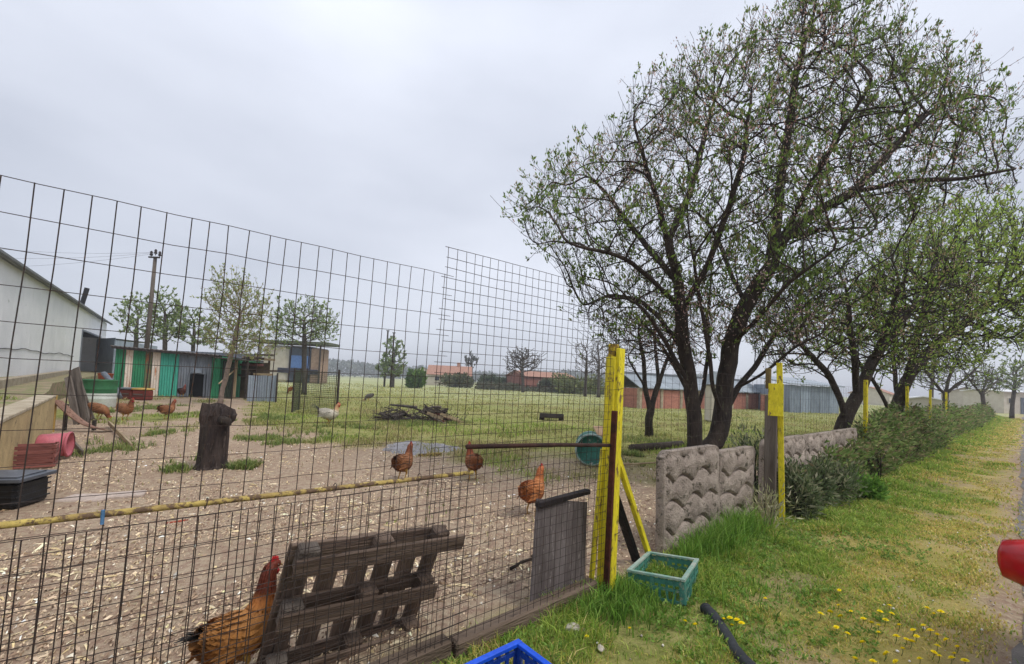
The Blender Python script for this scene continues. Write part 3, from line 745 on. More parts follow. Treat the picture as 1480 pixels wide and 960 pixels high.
# the big almond tree behind the wall
BIGLEAF = [(122, 150, 66), (106, 134, 58), (138, 162, 82), (94, 118, 54), (124, 124, 78)]
YB = 6.4
def L3(*pts): return [AT(x, y, YB + d) for x, y, d in pts]
big_lines = [
    [G(1004, 702)] + L3((1003, 640, 0), (1003, 600, 0), (998, 560, 0), (990, 510, -.1), (984, 450, -.2), (982, 410, -.2), (965, 350, -.3), (950, 290, -.4)),
    L3((1003, 660, 0)) + L3((1036, 640, .05), (1044, 600, .1), (1048, 560, .1), (1056, 500, .1), (1078, 440, .1), (1108, 395, .1), (1130, 345, .2), (1180, 305, .1), (1235, 276, 0), (1310, 262, -.2), (1390, 258, -.5), (1462, 246, -.8)),
    L3((1046, 600, .1), (1066, 560, .3), (1094, 525, .5), (1125, 475, .7), (1165, 440, .9), (1230, 405, 1.0), (1290, 370, 1.0)),
    L3((1108, 395, .1), (1122, 330, .3), (1128, 260, .4), (1140, 190, .4), (1150, 110, .3), (1165, 50, .3)),
    L3((1130, 345, .2), (1170, 270, -.3), (1215, 190, -.7), (1260, 120, -.9)),
    L3((1235, 276, 0), (1290, 215, .4), (1340, 165, .5), (1385, 140, .5)),
    L3((990, 510, -.1), (955, 462, .2), (925, 432, .4), (880, 425, .6), (850, 440, .7)),
    L3((984, 450, -.2), (948, 410, -.6), (905, 372, -.9), (862, 360, -1.1), (820, 352, -1.2), (778, 352, -1.3)),
    L3((982, 410, -.2), (930, 350, .3), (890, 300, .6), (862, 262, .8), (838, 240, .8)),
    L3((965, 350, -.3), (1000, 270, .2), (1020, 190, .5), (1040, 120, .6)),
    L3((984, 450, -.2), (1020, 390, -.5), (1050, 310, -.8), (1075, 230, -1.0), (1085, 150, -1.0)),
    L3((950, 290, -.4), (930, 230, -.5), (915, 170, -.5)),
    L3((1078, 440, .1), (1050, 380, .7), (1030, 330, 1.1), (1000, 300, 1.4)),
    L3((1130, 345, .2), (1200, 330, .9), (1260, 330, 1.3)),
    L3((1003, 600, 0), (1018, 560, .2), (1024, 510, .4), (1022, 450, .6), (1030, 390, .8)),
    L3((1000, 580, 0), (975, 530, .4), (950, 490, .7), (925, 462, .9), (890, 455, 1.1)),
    L3((1044, 600, .1), (1030, 560, -.3), (1022, 500, -.5), (1010, 430, -.6), (1000, 360, -.8)),
    L3((1066, 560, .3), (1110, 535, -.1), (1150, 500, -.4), (1195, 480, -.6)),
    L3((998, 560, 0), (968, 505, -.4), (938, 455, -.7), (900, 420, -.9)),
    L3((1056, 500, .1), (1100, 455, -.6), (1150, 400, -1.1), (1210, 360, -1.4), (1290, 320, -1.6)),
]
big_poly = [(736, 318), (765, 300), (806, 255), (846, 238), (884, 190), (915, 136), (945, 122), (985, 100), (1022, 78), (1055, 80), (1082, 36), (1104, 52), (1128, -10), (1180, -50), (1250, -30), (1262, 25), (1310, 36), (1300, 78), (1368, 66), (1372, 100), (1432, 112), (1420, 150), (1470, 142), (1452, 185), (1476, 235), (1474, 285), (1380, 300), (1290, 345), (1210, 400), (1190, 470), (1120, 500), (1060, 490), (1000, 500), (950, 520), (900, 520), (850, 500), (830, 440), (800, 392), (760, 350)]
tree('almond_tree', 'big almond tree with a forked dark trunk behind the patterned wall', 'trees along the wall',
     big_lines, np.concatenate([crown_pts(big_poly, YB + .1, 2.0, 3700, 31), crown_pts([(850, 440), (930, 400), (1060, 420), (1180, 400), (1230, 430), (1200, 490), (1120, 525), (1080, 500), (1010, 540), (930, 530), (855, 510)], YB + .2, 1.3, 900, 32, 60)]), .10, .12, .0030, .165, .060, BIGLEAF, 33, per=1.0, shoot=(2.7, .34), thick=.03, infl=.7, tipx=7, blossom=2.4, clump=.53, up=.7, flare=1.3, upb=.42, upshoot=.95)

# two trees leaning out over the hedge, further along
Y2 = 8.6
def M3(Y, *pts): return [AT(x, y, Y + d) for x, y, d in pts]
tree('almond_tree', 'leaning dark-trunked tree rising from the hedge behind the second wall stretch', 'trees along the wall',
     [[G(1216, 676)] + M3(Y2, (1216, 620, 0), (1226, 596, 0), (1238, 575, .1), (1262, 520, .3), (1310, 455, .4), (1360, 410, .4)),
      M3(Y2, (1222, 605, 0), (1214, 575, -.2), (1200, 545, -.4), (1165, 505, -.6), (1140, 480, -.8)),
      M3(Y2, (1238, 575, .1), (1236, 520, -.1), (1228, 470, -.2), (1225, 420, -.2)),
      M3(Y2, (1262, 520, .3), (1290, 450, -.4), (1300, 400, -.6))],
     crown_pts([(1080, 510), (1110, 440), (1180, 400), (1230, 370), (1300, 340), (1380, 350), (1420, 420), (1400, 480), (1300, 545), (1220, 545), (1150, 545), (1100, 530)], Y2, 1.7, 1900, 41, 90),
     .12, .14, .0045, .13, .06, [(136, 166, 70), (118, 148, 62), (156, 180, 84), (104, 130, 58), (164, 148, 104)], 42, per=1.1, shoot=(1.6, .32), thick=.035, infl=1.0, blossom=.5)
Y3 = 11.5
tree('almond_tree', 'bright green tree with a V fork growing from the middle of the hedge', 'trees along the wall',
     [[G(1290, 648)] + M3(Y3, (1290, 612, 0), (1298, 580, 0), (1310, 550, 0), (1345, 505, .2), (1390, 470, .3), (1440, 430, .4)),
      M3(Y3, (1291, 605, 0), (1275, 575, -.2), (1262, 550, -.4), (1240, 520, -.6), (1200, 490, -.8)),
      M3(Y3, (1310, 550, 0), (1325, 490, -.5), (1340, 430, -.8), (1350, 380, -1)),
      M3(Y3, (1298, 580, 0), (1290, 520, .5), (1300, 450, .8))],
     crown_pts([(1180, 500), (1220, 440), (1280, 370), (1330, 300), (1400, 290), (1470, 300), (1560, 330), (1590, 430), (1540, 500), (1440, 515), (1400, 540), (1340, 550), (1290, 545), (1230, 540)], Y3, 2.6, 3000, 51, 110),
     .15, .17, .006, .15, .085, [(156, 184, 74), (168, 194, 84), (136, 164, 66), (178, 194, 100), (146, 150, 80)], 52, per=2.1, shoot=(1.3, .38), thick=.045, infl=1.3, tipx=6)
Y4 = 20
tree('almond_tree', 'grey branching tree near the end of the hedge', 'trees along the wall',
     [[G(1366, 614)] + M3(Y4, (1366, 590, 0), (1366, 570, 0), (1372, 545, 0), (1385, 520, .3)), M3(Y4, (1366, 575, 0), (1352, 555, 0), (1335, 535, .2)), M3(Y4, (1366, 570, 0), (1395, 548, -.3), (1415, 530, -.4))],
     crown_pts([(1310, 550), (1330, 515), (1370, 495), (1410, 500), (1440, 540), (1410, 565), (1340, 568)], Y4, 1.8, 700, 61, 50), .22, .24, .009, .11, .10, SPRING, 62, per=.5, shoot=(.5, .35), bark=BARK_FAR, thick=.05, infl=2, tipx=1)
Y5 = 31
tree('roadside_tree', 'last tree beside the road before the white building', 'trees along the wall',
     [[G(1421, 609)] + M3(Y5, (1421, 585, 0), (1420, 566, 0), (1426, 545, 0)), M3(Y5, (1420, 570, 0), (1405, 555, 0), (1398, 545, 0)), M3(Y5, (1420, 566, 0), (1440, 553, .4))],
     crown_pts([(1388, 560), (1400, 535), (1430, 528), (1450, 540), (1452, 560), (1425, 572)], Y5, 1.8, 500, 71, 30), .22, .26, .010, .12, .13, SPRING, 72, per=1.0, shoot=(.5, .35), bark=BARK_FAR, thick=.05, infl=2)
# the thin young tree in the meadow behind the gate post
Y6 = 12.3
tree('young_tree', 'thin young forked tree in the meadow left of the big trunk', None,
     [[G(938, 632)] + M3(Y6, (938, 605, 0), (942, 584, 0), (952, 555, 0), (964, 520, 0), (975, 490, .2)), M3(Y6, (940, 590, 0), (933, 560, 0), (930, 520, 0), (922, 480, -.3)), M3(Y6, (933, 560, 0), (915, 530, -.3), (900, 510, -.4)), M3(Y6, (952, 555, 0), (948, 510, .4), (945, 470, .5))],
     crown_pts([(880, 520), (900, 470), (940, 440), (985, 450), (1000, 500), (970, 540), (900, 540)], Y6, 1.4, 450, 81, 50), .15, .18, .0065, .11, .05, SPRING, 82, per=.25, shoot=(.5, .3), thick=.03, infl=1.4, tipx=1)

# left background trees
def simple_tree(name, label, group, x, y, Y, lumps, n, seed, step, kill, rt, rr, leaf, cols, per=1.0, bark=BARK_FAR, up=None, shoot=(.5, .4), tipx=3):
    b = G(x, y) if Y is None else Vector((AT(x, 560, Y).x, Y, 0))
    Yb = b.y; b.z = -.03
    L = []
    for (px, py, rw, rh) in lumps:
        c = AT(px, py, Yb); L.append((c.x, c.y, c.z, rw * Yb / FPX, rh * Yb / FPX))
    A = blob_pts(L, n, seed)
    z0 = max(A[:, 2].min(), .8); top = Vector((float(A[:, 0].mean()), float(A[:, 1].mean()), float(np.percentile(A[:, 2], 70))))
    mid = b.lerp(top, .35)
    return tree(name, label, group, [[b, Vector((b.x, b.y, .5)).lerp(mid, .2), mid, top]], A, step, kill, rt, rr, leaf, cols, seed, per=per, shoot=shoot, bark=bark, thick=rr * .3, infl=kill * 9, tipx=tipx)
FARG = [(146, 164, 102), (128, 148, 90), (164, 176, 120), (112, 130, 80)]
GRP = 'trees behind the chicken shed'
simple_tree('spring_tree', 'pale green tree behind the shed, left of the utility pole', GRP, 192, 500, 31, [(192, 455, 18, 26), (205, 478, 22, 20)], 380, 101, .26, .30, .012, .14, .20, FARG, 3.2, tipx=9)
simple_tree('spring_tree', 'pale green tree just right of the utility pole', GRP, 236, 500, 30, [(236, 450, 22, 28), (245, 480, 24, 18)], 420, 102, .26, .30, .012, .14, .20, FARG, 3.2, tipx=9)
simple_tree('spring_tree', 'low green tree above the middle of the striped shed', GRP, 276, 500, 31, [(275, 468, 22, 22), (285, 490, 22, 14)], 380, 103, .26, .30, .012, .13, .20, FARG, 3.2, tipx=9)
simple_tree('spring_tree', 'round airy green tree behind the flat roofed shack', GRP, 440, 540, 29, [(440, 468, 42, 32), (412, 480, 22, 28), (468, 476, 20, 24)], 1100, 104, .24, .27, .010, .16, .17, FARG, 1.9, tipx=6)
simple_tree('blossom_tree', 'tall wispy tree in front of the right end of the shed', None, 318, 585, None, [(345, 440, 40, 34), (335, 480, 34, 28), (360, 480, 34, 32), (318, 405, 10, 22), (350, 505, 40, 16)], 1300, 105, .15, .18, .0065, .09, .10, [(142, 158, 80), (160, 168, 96), (124, 144, 72), (176, 168, 120)], 2.6, bark=mat('pale_bark', C(150, 132, 120), C(118, 104, 94), 6, .9, .3), shoot=(.8, .4))
simple_tree('meadow_tree', 'dense narrow green tree standing alone in the meadow', None, 567, 552, 58, [(566, 532, 19, 16), (570, 510, 12, 22), (578, 515, 8, 20)], 600, 106, .45, .5, .03, .22, .42, [(130, 148, 98), (114, 132, 86), (146, 158, 112)], 2.6, tipx=6)
simple_tree('bare_tree', 'grey bare tree in front of the brick wall on the far side', None, 756, 562, 62, [(758, 523, 26, 18), (748, 530, 18, 14)], 500, 107, .45, .5, .035, .22, .22, [(140, 134, 124)], .3, tipx=1, shoot=(1.2, .9))
simple_tree('far_tree', 'round tree painted haze grey far behind the orange roofed house', None, 682, 545, 100, [(682, 524, 9, 9), (680, 520, 8, 8)], 160, 108, .7, .8, .04, .25, .7, [(110, 112, 108), (98, 102, 98)], 3)  # distance haze is put into the leaf colours as grey
for i, (x, lab) in enumerate([(865, 'bare tree at the far field edge left of the gate post'), (846, 'thin bare tree beside the far green bush'), (892, 'bare tree showing just behind the gate post top')]):
    simple_tree('bare_tree', lab, 'bare trees on the far side', x, 560, 52 + 3 * i, [(x, 512, 20, 22), (x + 4, 530, 22, 16)], 300, 110 + i, .45, .55, .022, .18, .2, [(128, 122, 92), (140, 136, 100)], .3, tipx=1, shoot=(.8, .8))

def bush(name, label, cat, group, c, rw, rh, n, leaf, cols, seed, stems=9, shape=None, wl=.42, bark=None, spray=0):
    """shrub: stems fanning from the root and leaves through its whole body"""
    rng = np.random.default_rng(seed)
    t = thing(name, label, cat, (c[0], c[1], -.02), 0, group)
    lum = []
    for k in range(stems):
        a = rng.uniform(0, 6.28); ro = rw * math.sqrt(rng.random()) * .8; hh = rh * rng.uniform(.6, 1.0) * (1 - .3 * (ro / rw) ** 2)
        tip = Vector((c[0] + ro * math.cos(a), c[1] + ro * math.sin(a), hh * .85)); b = Vector((c[0] + .2 * ro * math.cos(a), c[1] + .2 * ro * math.sin(a), 0))
        MB().tube([b, b.lerp(tip, .5) + Vector((0, 0, .08 * rh)), tip], [rh * .013, rh * .010, rh * .005], 4, False).build('stem', bark or BARK, t)
        lum.append((tip.x, tip.y, tip.z * .92, rw * rng.uniform(.28, .5), rh * rng.uniform(.2, .36)))
        lum.append((tip.x, tip.y, tip.z * .5, rw * rng.uniform(.3, .5), rh * rng.uniform(.25, .4)))
    Q = blob_pts(lum, n, seed); Q = Q[Q[:, 2] > .01]; m = len(Q)
    d = unit(Q - np.array([c[0], c[1], rh * .35])) * .6 + rng.normal(0, .5, (m, 3)) + np.array([0, 0, .45])
    l = leaf * rng.uniform(.6, 1.4, m)
    V, T, Cc = leafquads(Q, d, l, l * wl, pal(cols, m, rng, .22), rng)
    tag(npmesh('foliage', V, T, LEAF, Cc, t), kind='stuff')
    return t
HEDGE = [(122, 146, 78), (108, 132, 68), (142, 158, 96), (92, 112, 60), (152, 148, 102), (136, 122, 92)]
# hedge along the street side of the fence: one clipped run, stems and leaves
def hedge():
    rng = np.random.default_rng(131)
    b = F(4.2, -.3)
    t = thing('hedge', 'long dark green hedge running beside the verge under the trees', 'hedge', (b.x, b.y, 0), 0)
    q = MB(); S = np.concatenate([rng.uniform(4.0, 14, 130), 14 + 36 * rng.random(110)])
    for s in S:
        p = F(s, rng.uniform(-.25, .3)); hh = rng.uniform(.45, .85) * (.6 + .4 * float(sstep(4, 8, s)))
        q.tube([p, p + Vector((rng.normal(0, .08), rng.normal(0, .08), hh * .5)), p + Vector((rng.normal(0, .18), rng.normal(0, .18), hh))], [.012, .009, .004], 3, False)
    q.build('stems', BARK, t, kind='stuff')
    n = 95000
    s = np.where(rng.random(n) < .62, rng.uniform(3.7, 13, n), 13 + 37 * rng.random(n) ** 1.3)
    a = rng.uniform(-1, 1, n); zt = rng.random(n)
    top = (.92 + .8 * (fbm(s * .8, s * 0, 133) - .5) + .9 * (fbm(s * 2.6, a * 1.5, 134) - .5)) * (.42 + .58 * sstep(4.2, 9.0, s))
    wd = .50 * (1 + 1.1 * (fbm(s * 1.1, zt * 3, 135) - .5) + .9 * (fbm(s * 3.3, zt * 5, 136) - .5)) * (.65 + .35 * sstep(4, 8, s))
    prof = np.sqrt(np.clip(1 - (np.abs(zt - .35) / .7) ** 2.5, 0.02, 1))
    edge = np.sign(a) * np.abs(a) ** .45
    nn = .06 + edge * wd * .72 * prof; z = top * zt ** .8
    gap = fbm(s * 2.6 + nn * 2.2, z * 3.2, 137) > .46
    P = np.array(FP)[None] + np.array(FD)[None] * s[:, None] + np.array(FN)[None] * nn[:, None]; P[:, 2] = z + .01
    P = P[gap] + rng.normal(0, .055, (gap.sum(), 3)); m = len(P); ss = s[gap]
    d = np.array(FN)[None] * edge[gap][:, None] * .7 + rng.normal(0, .55, (m, 3)) + np.array([0, 0, .5])
    l = (.06 + .0025 * ss) * rng.uniform(.6, 1.4, m)
    c = pal(HEDGE, m, rng, .25); v = fbm(ss * .9, P[:, 2] * 1.5, 139)
    c = c * (.75 + .6 * v)[:, None]
    V, T, Cc = leafquads(P, d, l, l * .4, np.clip(c, .004, 1), rng)
    tag(npmesh('foliage', V, T, LEAF, Cc, t), kind='stuff')
hedge()
OLE = [(118, 132, 94), (100, 116, 78), (144, 150, 116), (84, 98, 66), (156, 154, 124)]
for i, (s, n_, rw, rh, n, lab) in enumerate([(3.45, -.16, .24, .72, 1500, 'grey green leafy shrub just right of the second yellow post'), (4.1, -.18, .26, .66, 1500, 'dark shrub at the front end of the hedge'), (4.75, -.22, .28, .62, 1500, 'low shrub bulging from the foot of the hedge'),
                                             (3.6, .35, .35, 1.15, 1500, 'sprig of shrub showing over the wall beside the second yellow post')]):
    p = F(s, n_); bush('shrub', lab, 'shrub', 'shrubs at the foot of the wall', (p.x, p.y), rw, rh, n, .075, OLE, 141 + i, 12, wl=.26)
p = F(5.2, -.42); bush('weed_clump', 'fresh green weeds sprouting at the foot of the hedge', 'plant', None, (p.x, p.y), .3, .4, 1300, .07, [(116, 156, 66), (132, 172, 78), (100, 138, 60)], 151, 8, wl=.4)
p = F(2.55, -.16); bush('dry_stalks', 'pale dry weed stalks leaning from the tall grass by the wall', 'plant', None, (p.x, p.y), .2, .55, 260, .07, [(182, 180, 140), (160, 164, 116), (196, 190, 158)], 152, 14, wl=.18, bark=mat('dry_stalk', C(186, 176, 140)))
# far bushes at the meadow edge
for i, (x, y, Y, w, h, cols, lab) in enumerate([
        (602, 552, 60, 13, 26, [(112, 140, 72), (98, 126, 64)], 'round bright green bush right of the lone meadow tree'),
        (655, 558, 78, 26, 22, [(96, 102, 66), (82, 90, 58), (120, 116, 84)], 'olive bush in front of the orange roofed house'),
        (705, 560, 80, 12, 20, [(76, 90, 62), (92, 102, 70)], 'dark green bush left of centre on the far field edge'),
        (730, 560, 79, 14, 18, [(82, 96, 64), (98, 108, 74)], 'low green bush near the foot of the bare tree'),
        (832, 562, 66, 34, 30, [(112, 120, 72), (98, 108, 64), (130, 134, 86)], 'wide yellowish green bush beside the brick wall'),
        (795, 562, 72, 16, 18, [(90, 98, 70), (104, 108, 80)], 'small bush before the brick wall')]):
    c = Vector((AT(x, 555, Y).x, Y, 0)); bush('far_bush', lab, 'bush', 'bushes on the far field edge', (c.x, c.y), w * Y / FPX, h * Y / FPX, 2200, .5, cols, 161 + i, 10, wl=.5)
def treeline():
    rng = np.random.default_rng(171); n = 26000
    x = rng.uniform(-420, 160, n); y = 330 + rng.normal(0, 14, n)
    top = 7 + 7 * fbm(x * .02, x * 0, 173) + 5 * (fbm(x * .12, x * 0, 175) - .5)
    P = np.stack([x, y, top * rng.random(n) ** .7], 1)
    l = rng.uniform(1.2, 2.8, n)
    V, T, Cc = leafquads(P, rng.standard_normal((n, 3)), l, l * .7, pal([(112, 120, 112), (100, 110, 100), (126, 130, 122)], n, rng, .12), rng)
    tag(npmesh('woods', V, T, LEAF, Cc), 'low grey green belt of distant trees on the horizon', 'woods', kind='stuff')
treeline()
for i, (x, y, Y, lab) in enumerate([(1462, 560, 40, 'leafy tree overhanging the end of the road at the right edge'), (1345, 548, 44, 'pale bare tree seen between the trunks above the hedge')]):
    simple_tree('roadside_tree', lab, 'trees near the end of the road', x, 590, Y, [(x, y - 8, 26, 20), (x + 14, y - 26, 22, 18)], 420, 121 + i, .38, .42, .016, .15, .22, FARG, 2.5 if i == 0 else .5, tipx=6 if i == 0 else 1, shoot=(1, .6))
def far_brush():
    rng = np.random.default_rng(181); n = 9000
    px = rng.uniform(690, 905, n); Yv = 72 + rng.normal(0, 1.5, n); X = (px - CXP) / FPX * Yv
    P = np.stack([X, Yv, rng.random(n) ** 1.5 * (.5 + .9 * fbm(X * .4, X * 0, 183))], 1); l = rng.uniform(.25, .6, n)
    V, T, Cc = leafquads(P, rng.standard_normal((n, 3)), l, l * .5, pal([(96, 98, 76), (110, 106, 86), (84, 90, 66)], n, rng), rng)
    tag(npmesh('undergrowth', V, T, LEAF, Cc), 'dark strip of brush along the far edge of the field', 'undergrowth', kind='stuff')
far_brush()
# ------------------------------------------------------------------ wire fences
def wires(name, parent, s0, s1, ds, z0, z1, dz, n0, rv, rh, wob, seed, lean=0.0, m=None, ragged=0):
    rng = np.random.default_rng(seed); q = MB()
    ph = rng.uniform(0, 6, 4)
    def pt(s, z):
        o = wob * (math.sin(s * 2.1 + ph[0]) * .6 + math.sin(s * 5.3 + z * 3 + ph[1]) * .3 + math.sin(z * 4 + ph[2]) * .4)
        return F(s + lean * (z - z0), n0 + o, z + .25 * wob * math.sin(s * 3.1 + ph[3]))
    nz_ = max(2, int((z1 - z0) / .22))
    for s in np.arange(s0, s1 + 1e-6, ds):
        sj = s + rng.normal(0, .0035)
        kx = rng.normal(0, .0016, nz_ + 1); q.tube([pt(sj + kx[k], z0 + (z1 - z0) * k / nz_) for k in range(nz_ + 1)], rv, 4, False)
    ns = max(2, int((s1 - s0) / .16))
    for z in np.arange(z1, z0 - 1e-6, -dz):
        a = s0 - (rng.uniform(0, ragged) if ragged else 0); kz = rng.normal(0, .0016, ns + 1)
        q.tube([pt(a + (s1 - a) * k / ns, z + kz[k]) + FN * (rv + rh) * .8 for k in range(ns + 1)], rh, 4, False)
    return q.build(name, m or WIRE, parent)
b = F(-3, 0)
fz = thing('wire_fence', 'tall rusty fence of wide oblong wire mesh in the left foreground', 'fence', (b.x, b.y, 0))
wires('wire_mesh', fz, -5.52, -1.405, .0625, .02, 1.99, .1065, .02, .0017, .0014, .012, 1, lean=.03)
b = F(-3.2, -.03)
lz = thing('wire_fence', 'low second layer of close square mesh hung below the yellow rail', 'fence', (b.x, b.y, 0))
wires('wire_mesh', lz, -5.52, -1.20, .0475, .01, .93, .0485, -.025, .0018, .0016, .010, 2, lean=.02)
gz_ = thing('wire_gate', 'tall panel of fine square wire mesh beside the yellow gate post', 'gate', tuple(F(-.7, 0)))
wires('wire_mesh', gz_, -1.46, -.02, .0530, .02, 2.125, .0535, -.02, .00175, .0016, .008, 3, lean=.025, ragged=.045)
q = MB(); q.tube([F(-1.26, -.045, 1.105), F(-.6, -.047, 1.075), F(.0, -.05, 1.035)], .0125, 8); q.build('cross_pipe', mat('dark_rust', C(72, 48, 40), C(50, 36, 32), 14, .85, .3), gz_, True)
board('hinge_bar', F(-.075, -.065, .02), F(-.048, -.070, 1.28), .042, .022, RUST, gz_, FN)
# yellow rail carrying the low mesh
r1 = thing('rail', 'long yellow rusty pipe strung level along the wire fence', 'rail', tuple(F(-3, 0, .95)))
q = MB(); q.tube([F(s, .0 + .006 * math.sin(s * 3), .975 + .010 * math.sin(s * 1.3) - .008 * (s + 5) / 4) for s in np.linspace(-5.5, -1.18, 14)], .0105, 10); q.build('pipe', YRUST, r1, True)
q = MB(); q.tube([F(-2.62, -.02, .945), F(-2.62, -.022, .99)], .005, 6)
q.build('tie', mat('blue_twine', C(86, 128, 168)), r1)
for s in (-3.1, -2.35, -1.9, -1.5):
    z = .972 - .008 * (s + 5) / 4; q = MB()
    q.tube([F(s + .004 * math.cos(a), .019 * math.sin(a), z + .019 * math.cos(a)) for a in np.linspace(0, 6.4, 10)], .0016, 4); q.build('wire_tie', WIRE, r1)
# sill along the bottom
sb = thing('timber_sill', 'long muddy timber sill under the bottom of the wire fence', 'timber', tuple(F(-1, 0)))
for a, c, dz in ((-5.6, -3.4, 0), (-3.38, -1.28, .004), (-1.26, -.12, -.006)):
    board('beam', F(a, .0, .035 + dz), F(c, .01, .045 + dz), .09, .17, mat('muddy_timber', C(120, 104, 90), C(92, 78, 66), 5, .95, .6, C(70, 58, 50), (.3, 2, 2), .6), sb, FN)
# yellow posts
def yellow_post():
    b = F(0, 0)
    t = thing('gate_post', 'thick yellow painted post with a rusty brown top at the end of the fence', 'post', (b.x, b.y, 0))
    board('front_board', F(.008, -.045, -.05), F(.028, -.05, 1.72), .068, .032, YELLOW, t, FD)
    board('side_board', F(-.038, .0, -.05), F(-.013, .0, 1.66), .022, .08, YELLOW, t, FD)
    board('side_board', F(.055, .0, -.05), F(.068, .0, 1.70), .020, .08, YELLOW, t, FD)
    board('core', F(.01, .012, -.05), F(.028, .012, 1.755), .066, .055, mat('rotten_top', C(150, 124, 56), C(104, 80, 46), 9, .95, .6, C(196, 174, 52), spot=.5), t, FD)
    board('leg', F(-.10, .05, -.03), F(-.035, .03, 1.0), .03, .03, YELLOW, t, FD)
    q = MB(); q.tube([F(.0, -.068, .42), F(.04, -.078, .43), F(.11, -.05, .44), F(.16, 0, .43)], .0022, 5); q.tube([F(-.08, -.03, 1.42), F(.0, -.071, 1.43), F(.1, -.06, 1.45), F(.24, .02, 1.46)], .0016, 4); q.build('wire_loop', WIRE, t)
yellow_post()
br = thing('brace', 'slanting yellow strut propped against the gate post', 'strut', tuple(F(.4, .05)))
a, c = F(.075, .02, 1.02), F(.75, .10, .0)
board('strut_board', a, c, .042, .04, YELLOW, br, FN)
bl = thing('black_plank', 'black charred plank leaning behind the yellow strut', 'plank', tuple(F(.45, .12)))
board('plank', F(.16, .14, .80), F(.66, .17, -.02), .075, .04, mat('charred', C(40, 36, 35), C(26, 24, 24), 8, .9, .5, C(66, 60, 56)), bl, FN)
# second post: grey timber with yellow board and plate
b = F(3.03, 0)
t = thing('fence_post', 'weathered grey timber post with a yellow plate and thin yellow bar', 'post', (b.x, b.y, 0))
VP = Vector((.82, -.57, 0))
board('timber', F(2.97, -.03, -.03), F(2.97, -.03, 1.42), .125, .10, OLDWOOD, t, VP)
board('plate', F(2.94, -.085, 1.19), F(2.94, -.085, 1.56), .15, .018, YELLOW, t, VP)
board('bar', F(3.04, -.135, .02), F(2.99, -.10, 1.80), .06, .03, YELLOW, t, VP)
board('stub', F(3.01, .02, 1.5), F(3.012, .02, 1.74), .05, .05, mat('post_top', C(120, 104, 60), C(96, 80, 50)), t, FD)
for i, (s, lab) in enumerate([(8.05, 'slim yellow post in the hedge in front of the V forked tree'), (12.7, 'yellow post tip over the hedge past the V forked tree'), (17.1, 'yellow post over the hedge nearer its far end'), (21.7, 'farthest yellow post, faded, over the hedge')]):
    b = F(s, .05); t = thing('fence_post', lab, 'post', (b.x, b.y, 0), 0, 'yellow posts along the hedge')
    board('bar', F(s, .05, -.03), F(s, .05, 1.78), .10, .06, YELLOW, t, FD); board('cap', F(s, .05, 1.775), F(s, .05, 1.80), .085, .05, RUST, t, FD)
# wire strung between post and hedge
b = F(5, .06); t = thing('wire_fence', 'thin wire netting above the low wall beyond the second yellow post', 'fence', (b.x, b.y, 0))
wires('wire_mesh', t, .12, 7.9, .12, .9, 1.62, .12, .06, .0011, .0011, .012, 5)

# ------------------------------------------------------------------ patterned precast wall
def wall_panel(parent, s0, s1, H, n0, seed, tilt=0.0):
    L = s1 - s0; nx_, nz_ = int(L / .0135), int(H / .0135)
    rng = np.random.default_rng(seed)
    X, Z = np.meshgrid(np.linspace(0, L, nx_), np.linspace(0, H, nz_))
    rowh = .215; pit = L / round(L / .40)
    relief = np.full(X.shape, .018)
    dm = np.full(X.shape, 9.0)
    for k in range(-1, int(H / rowh) + 2):
        zk = H - .13 - (k - .2) * rowh + .085 * np.abs(np.sin(np.pi * (X / pit + (.5 if k % 2 else 0)))) + .02 * np.sin(X * 9 + k)
        dm = np.minimum(dm, np.abs(Z - zk))
    relief = .046 * sstep(.003, .022, dm) ** .7 + .012 * sstep(.03, .10, dm)
    border = np.minimum(np.minimum(X, L - X), np.minimum(Z + .3, H - Z))
    m = sstep(.03, .075, border); relief = relief * m + .038 * (1 - m) 
    relief = relief + .012 * (fbm(X * 22, Z * 22, seed) - .5) + .012 * (fbm(X * 5, Z * 5, seed + 1) - .5)
    cut = np.maximum(0, .10 - np.minimum(X, L - X))                 # rounded shoulders at the top
    Zt = Z - (Z / H) ** 6 * (cut ** 2) * 6
    A = np.array(FP)[None, None] + np.array(FD) * (s0 + X)[..., None] + np.array(FN) * (n0 - relief + tilt * Z)[..., None]; A[..., 2] += Zt - .05
    B = np.array(FP)[None, None] + np.array(FD) * (s0 + X)[..., None] + np.array(FN) * (n0 + .035 + tilt * Z)[..., None]; B[..., 2] += Zt - .05
    V = np.concatenate([A.reshape(-1, 3), B.reshape(-1, 3)]); i = np.arange(nx_ * nz_).reshape(nz_, nx_); j = i + nx_ * nz_
    fr = np.stack([i[:-1, :-1], i[:-1, 1:], i[1:, 1:], i[1:, :-1]], -1).reshape(-1, 4); bk = np.stack([j[:-1, :-1], j[1:, :-1], j[1:, 1:], j[:-1, 1:]], -1).reshape(-1, 4)
    def rim(a, c): return np.stack([a[:-1], c[:-1], c[1:], a[1:]], -1)
    Fq = np.concatenate([fr, bk, rim(i[-1], j[-1])[:, ::-1], rim(i[:, 0], j[:, 0])[:, ::-1], rim(i[:, -1], j[:, -1])])
    return npmesh('panel', V, Fq, PRECAST, None, parent, True)
b = F(2, .1)
w = thing('wall', 'low precast concrete wall with wavy stone relief beside the gate post', 'wall', (b.x, b.y, 0))
wall_panel(w, .90, 1.96, .95, .12, 201, .02); wall_panel(w, 1.99, 2.90, .88, .16, 202, -.02)
w = thing('wall', 'stretch of wavy precast wall between second yellow post and hedge', 'wall', tuple(F(4.4, .1)))
wall_panel(w, 3.14, 4.60, .93, .12, 203); wall_panel(w, 4.63, 6.1, .92, .12, 204); wall_panel(w, 6.13, 7.6, .92, .13, 205)

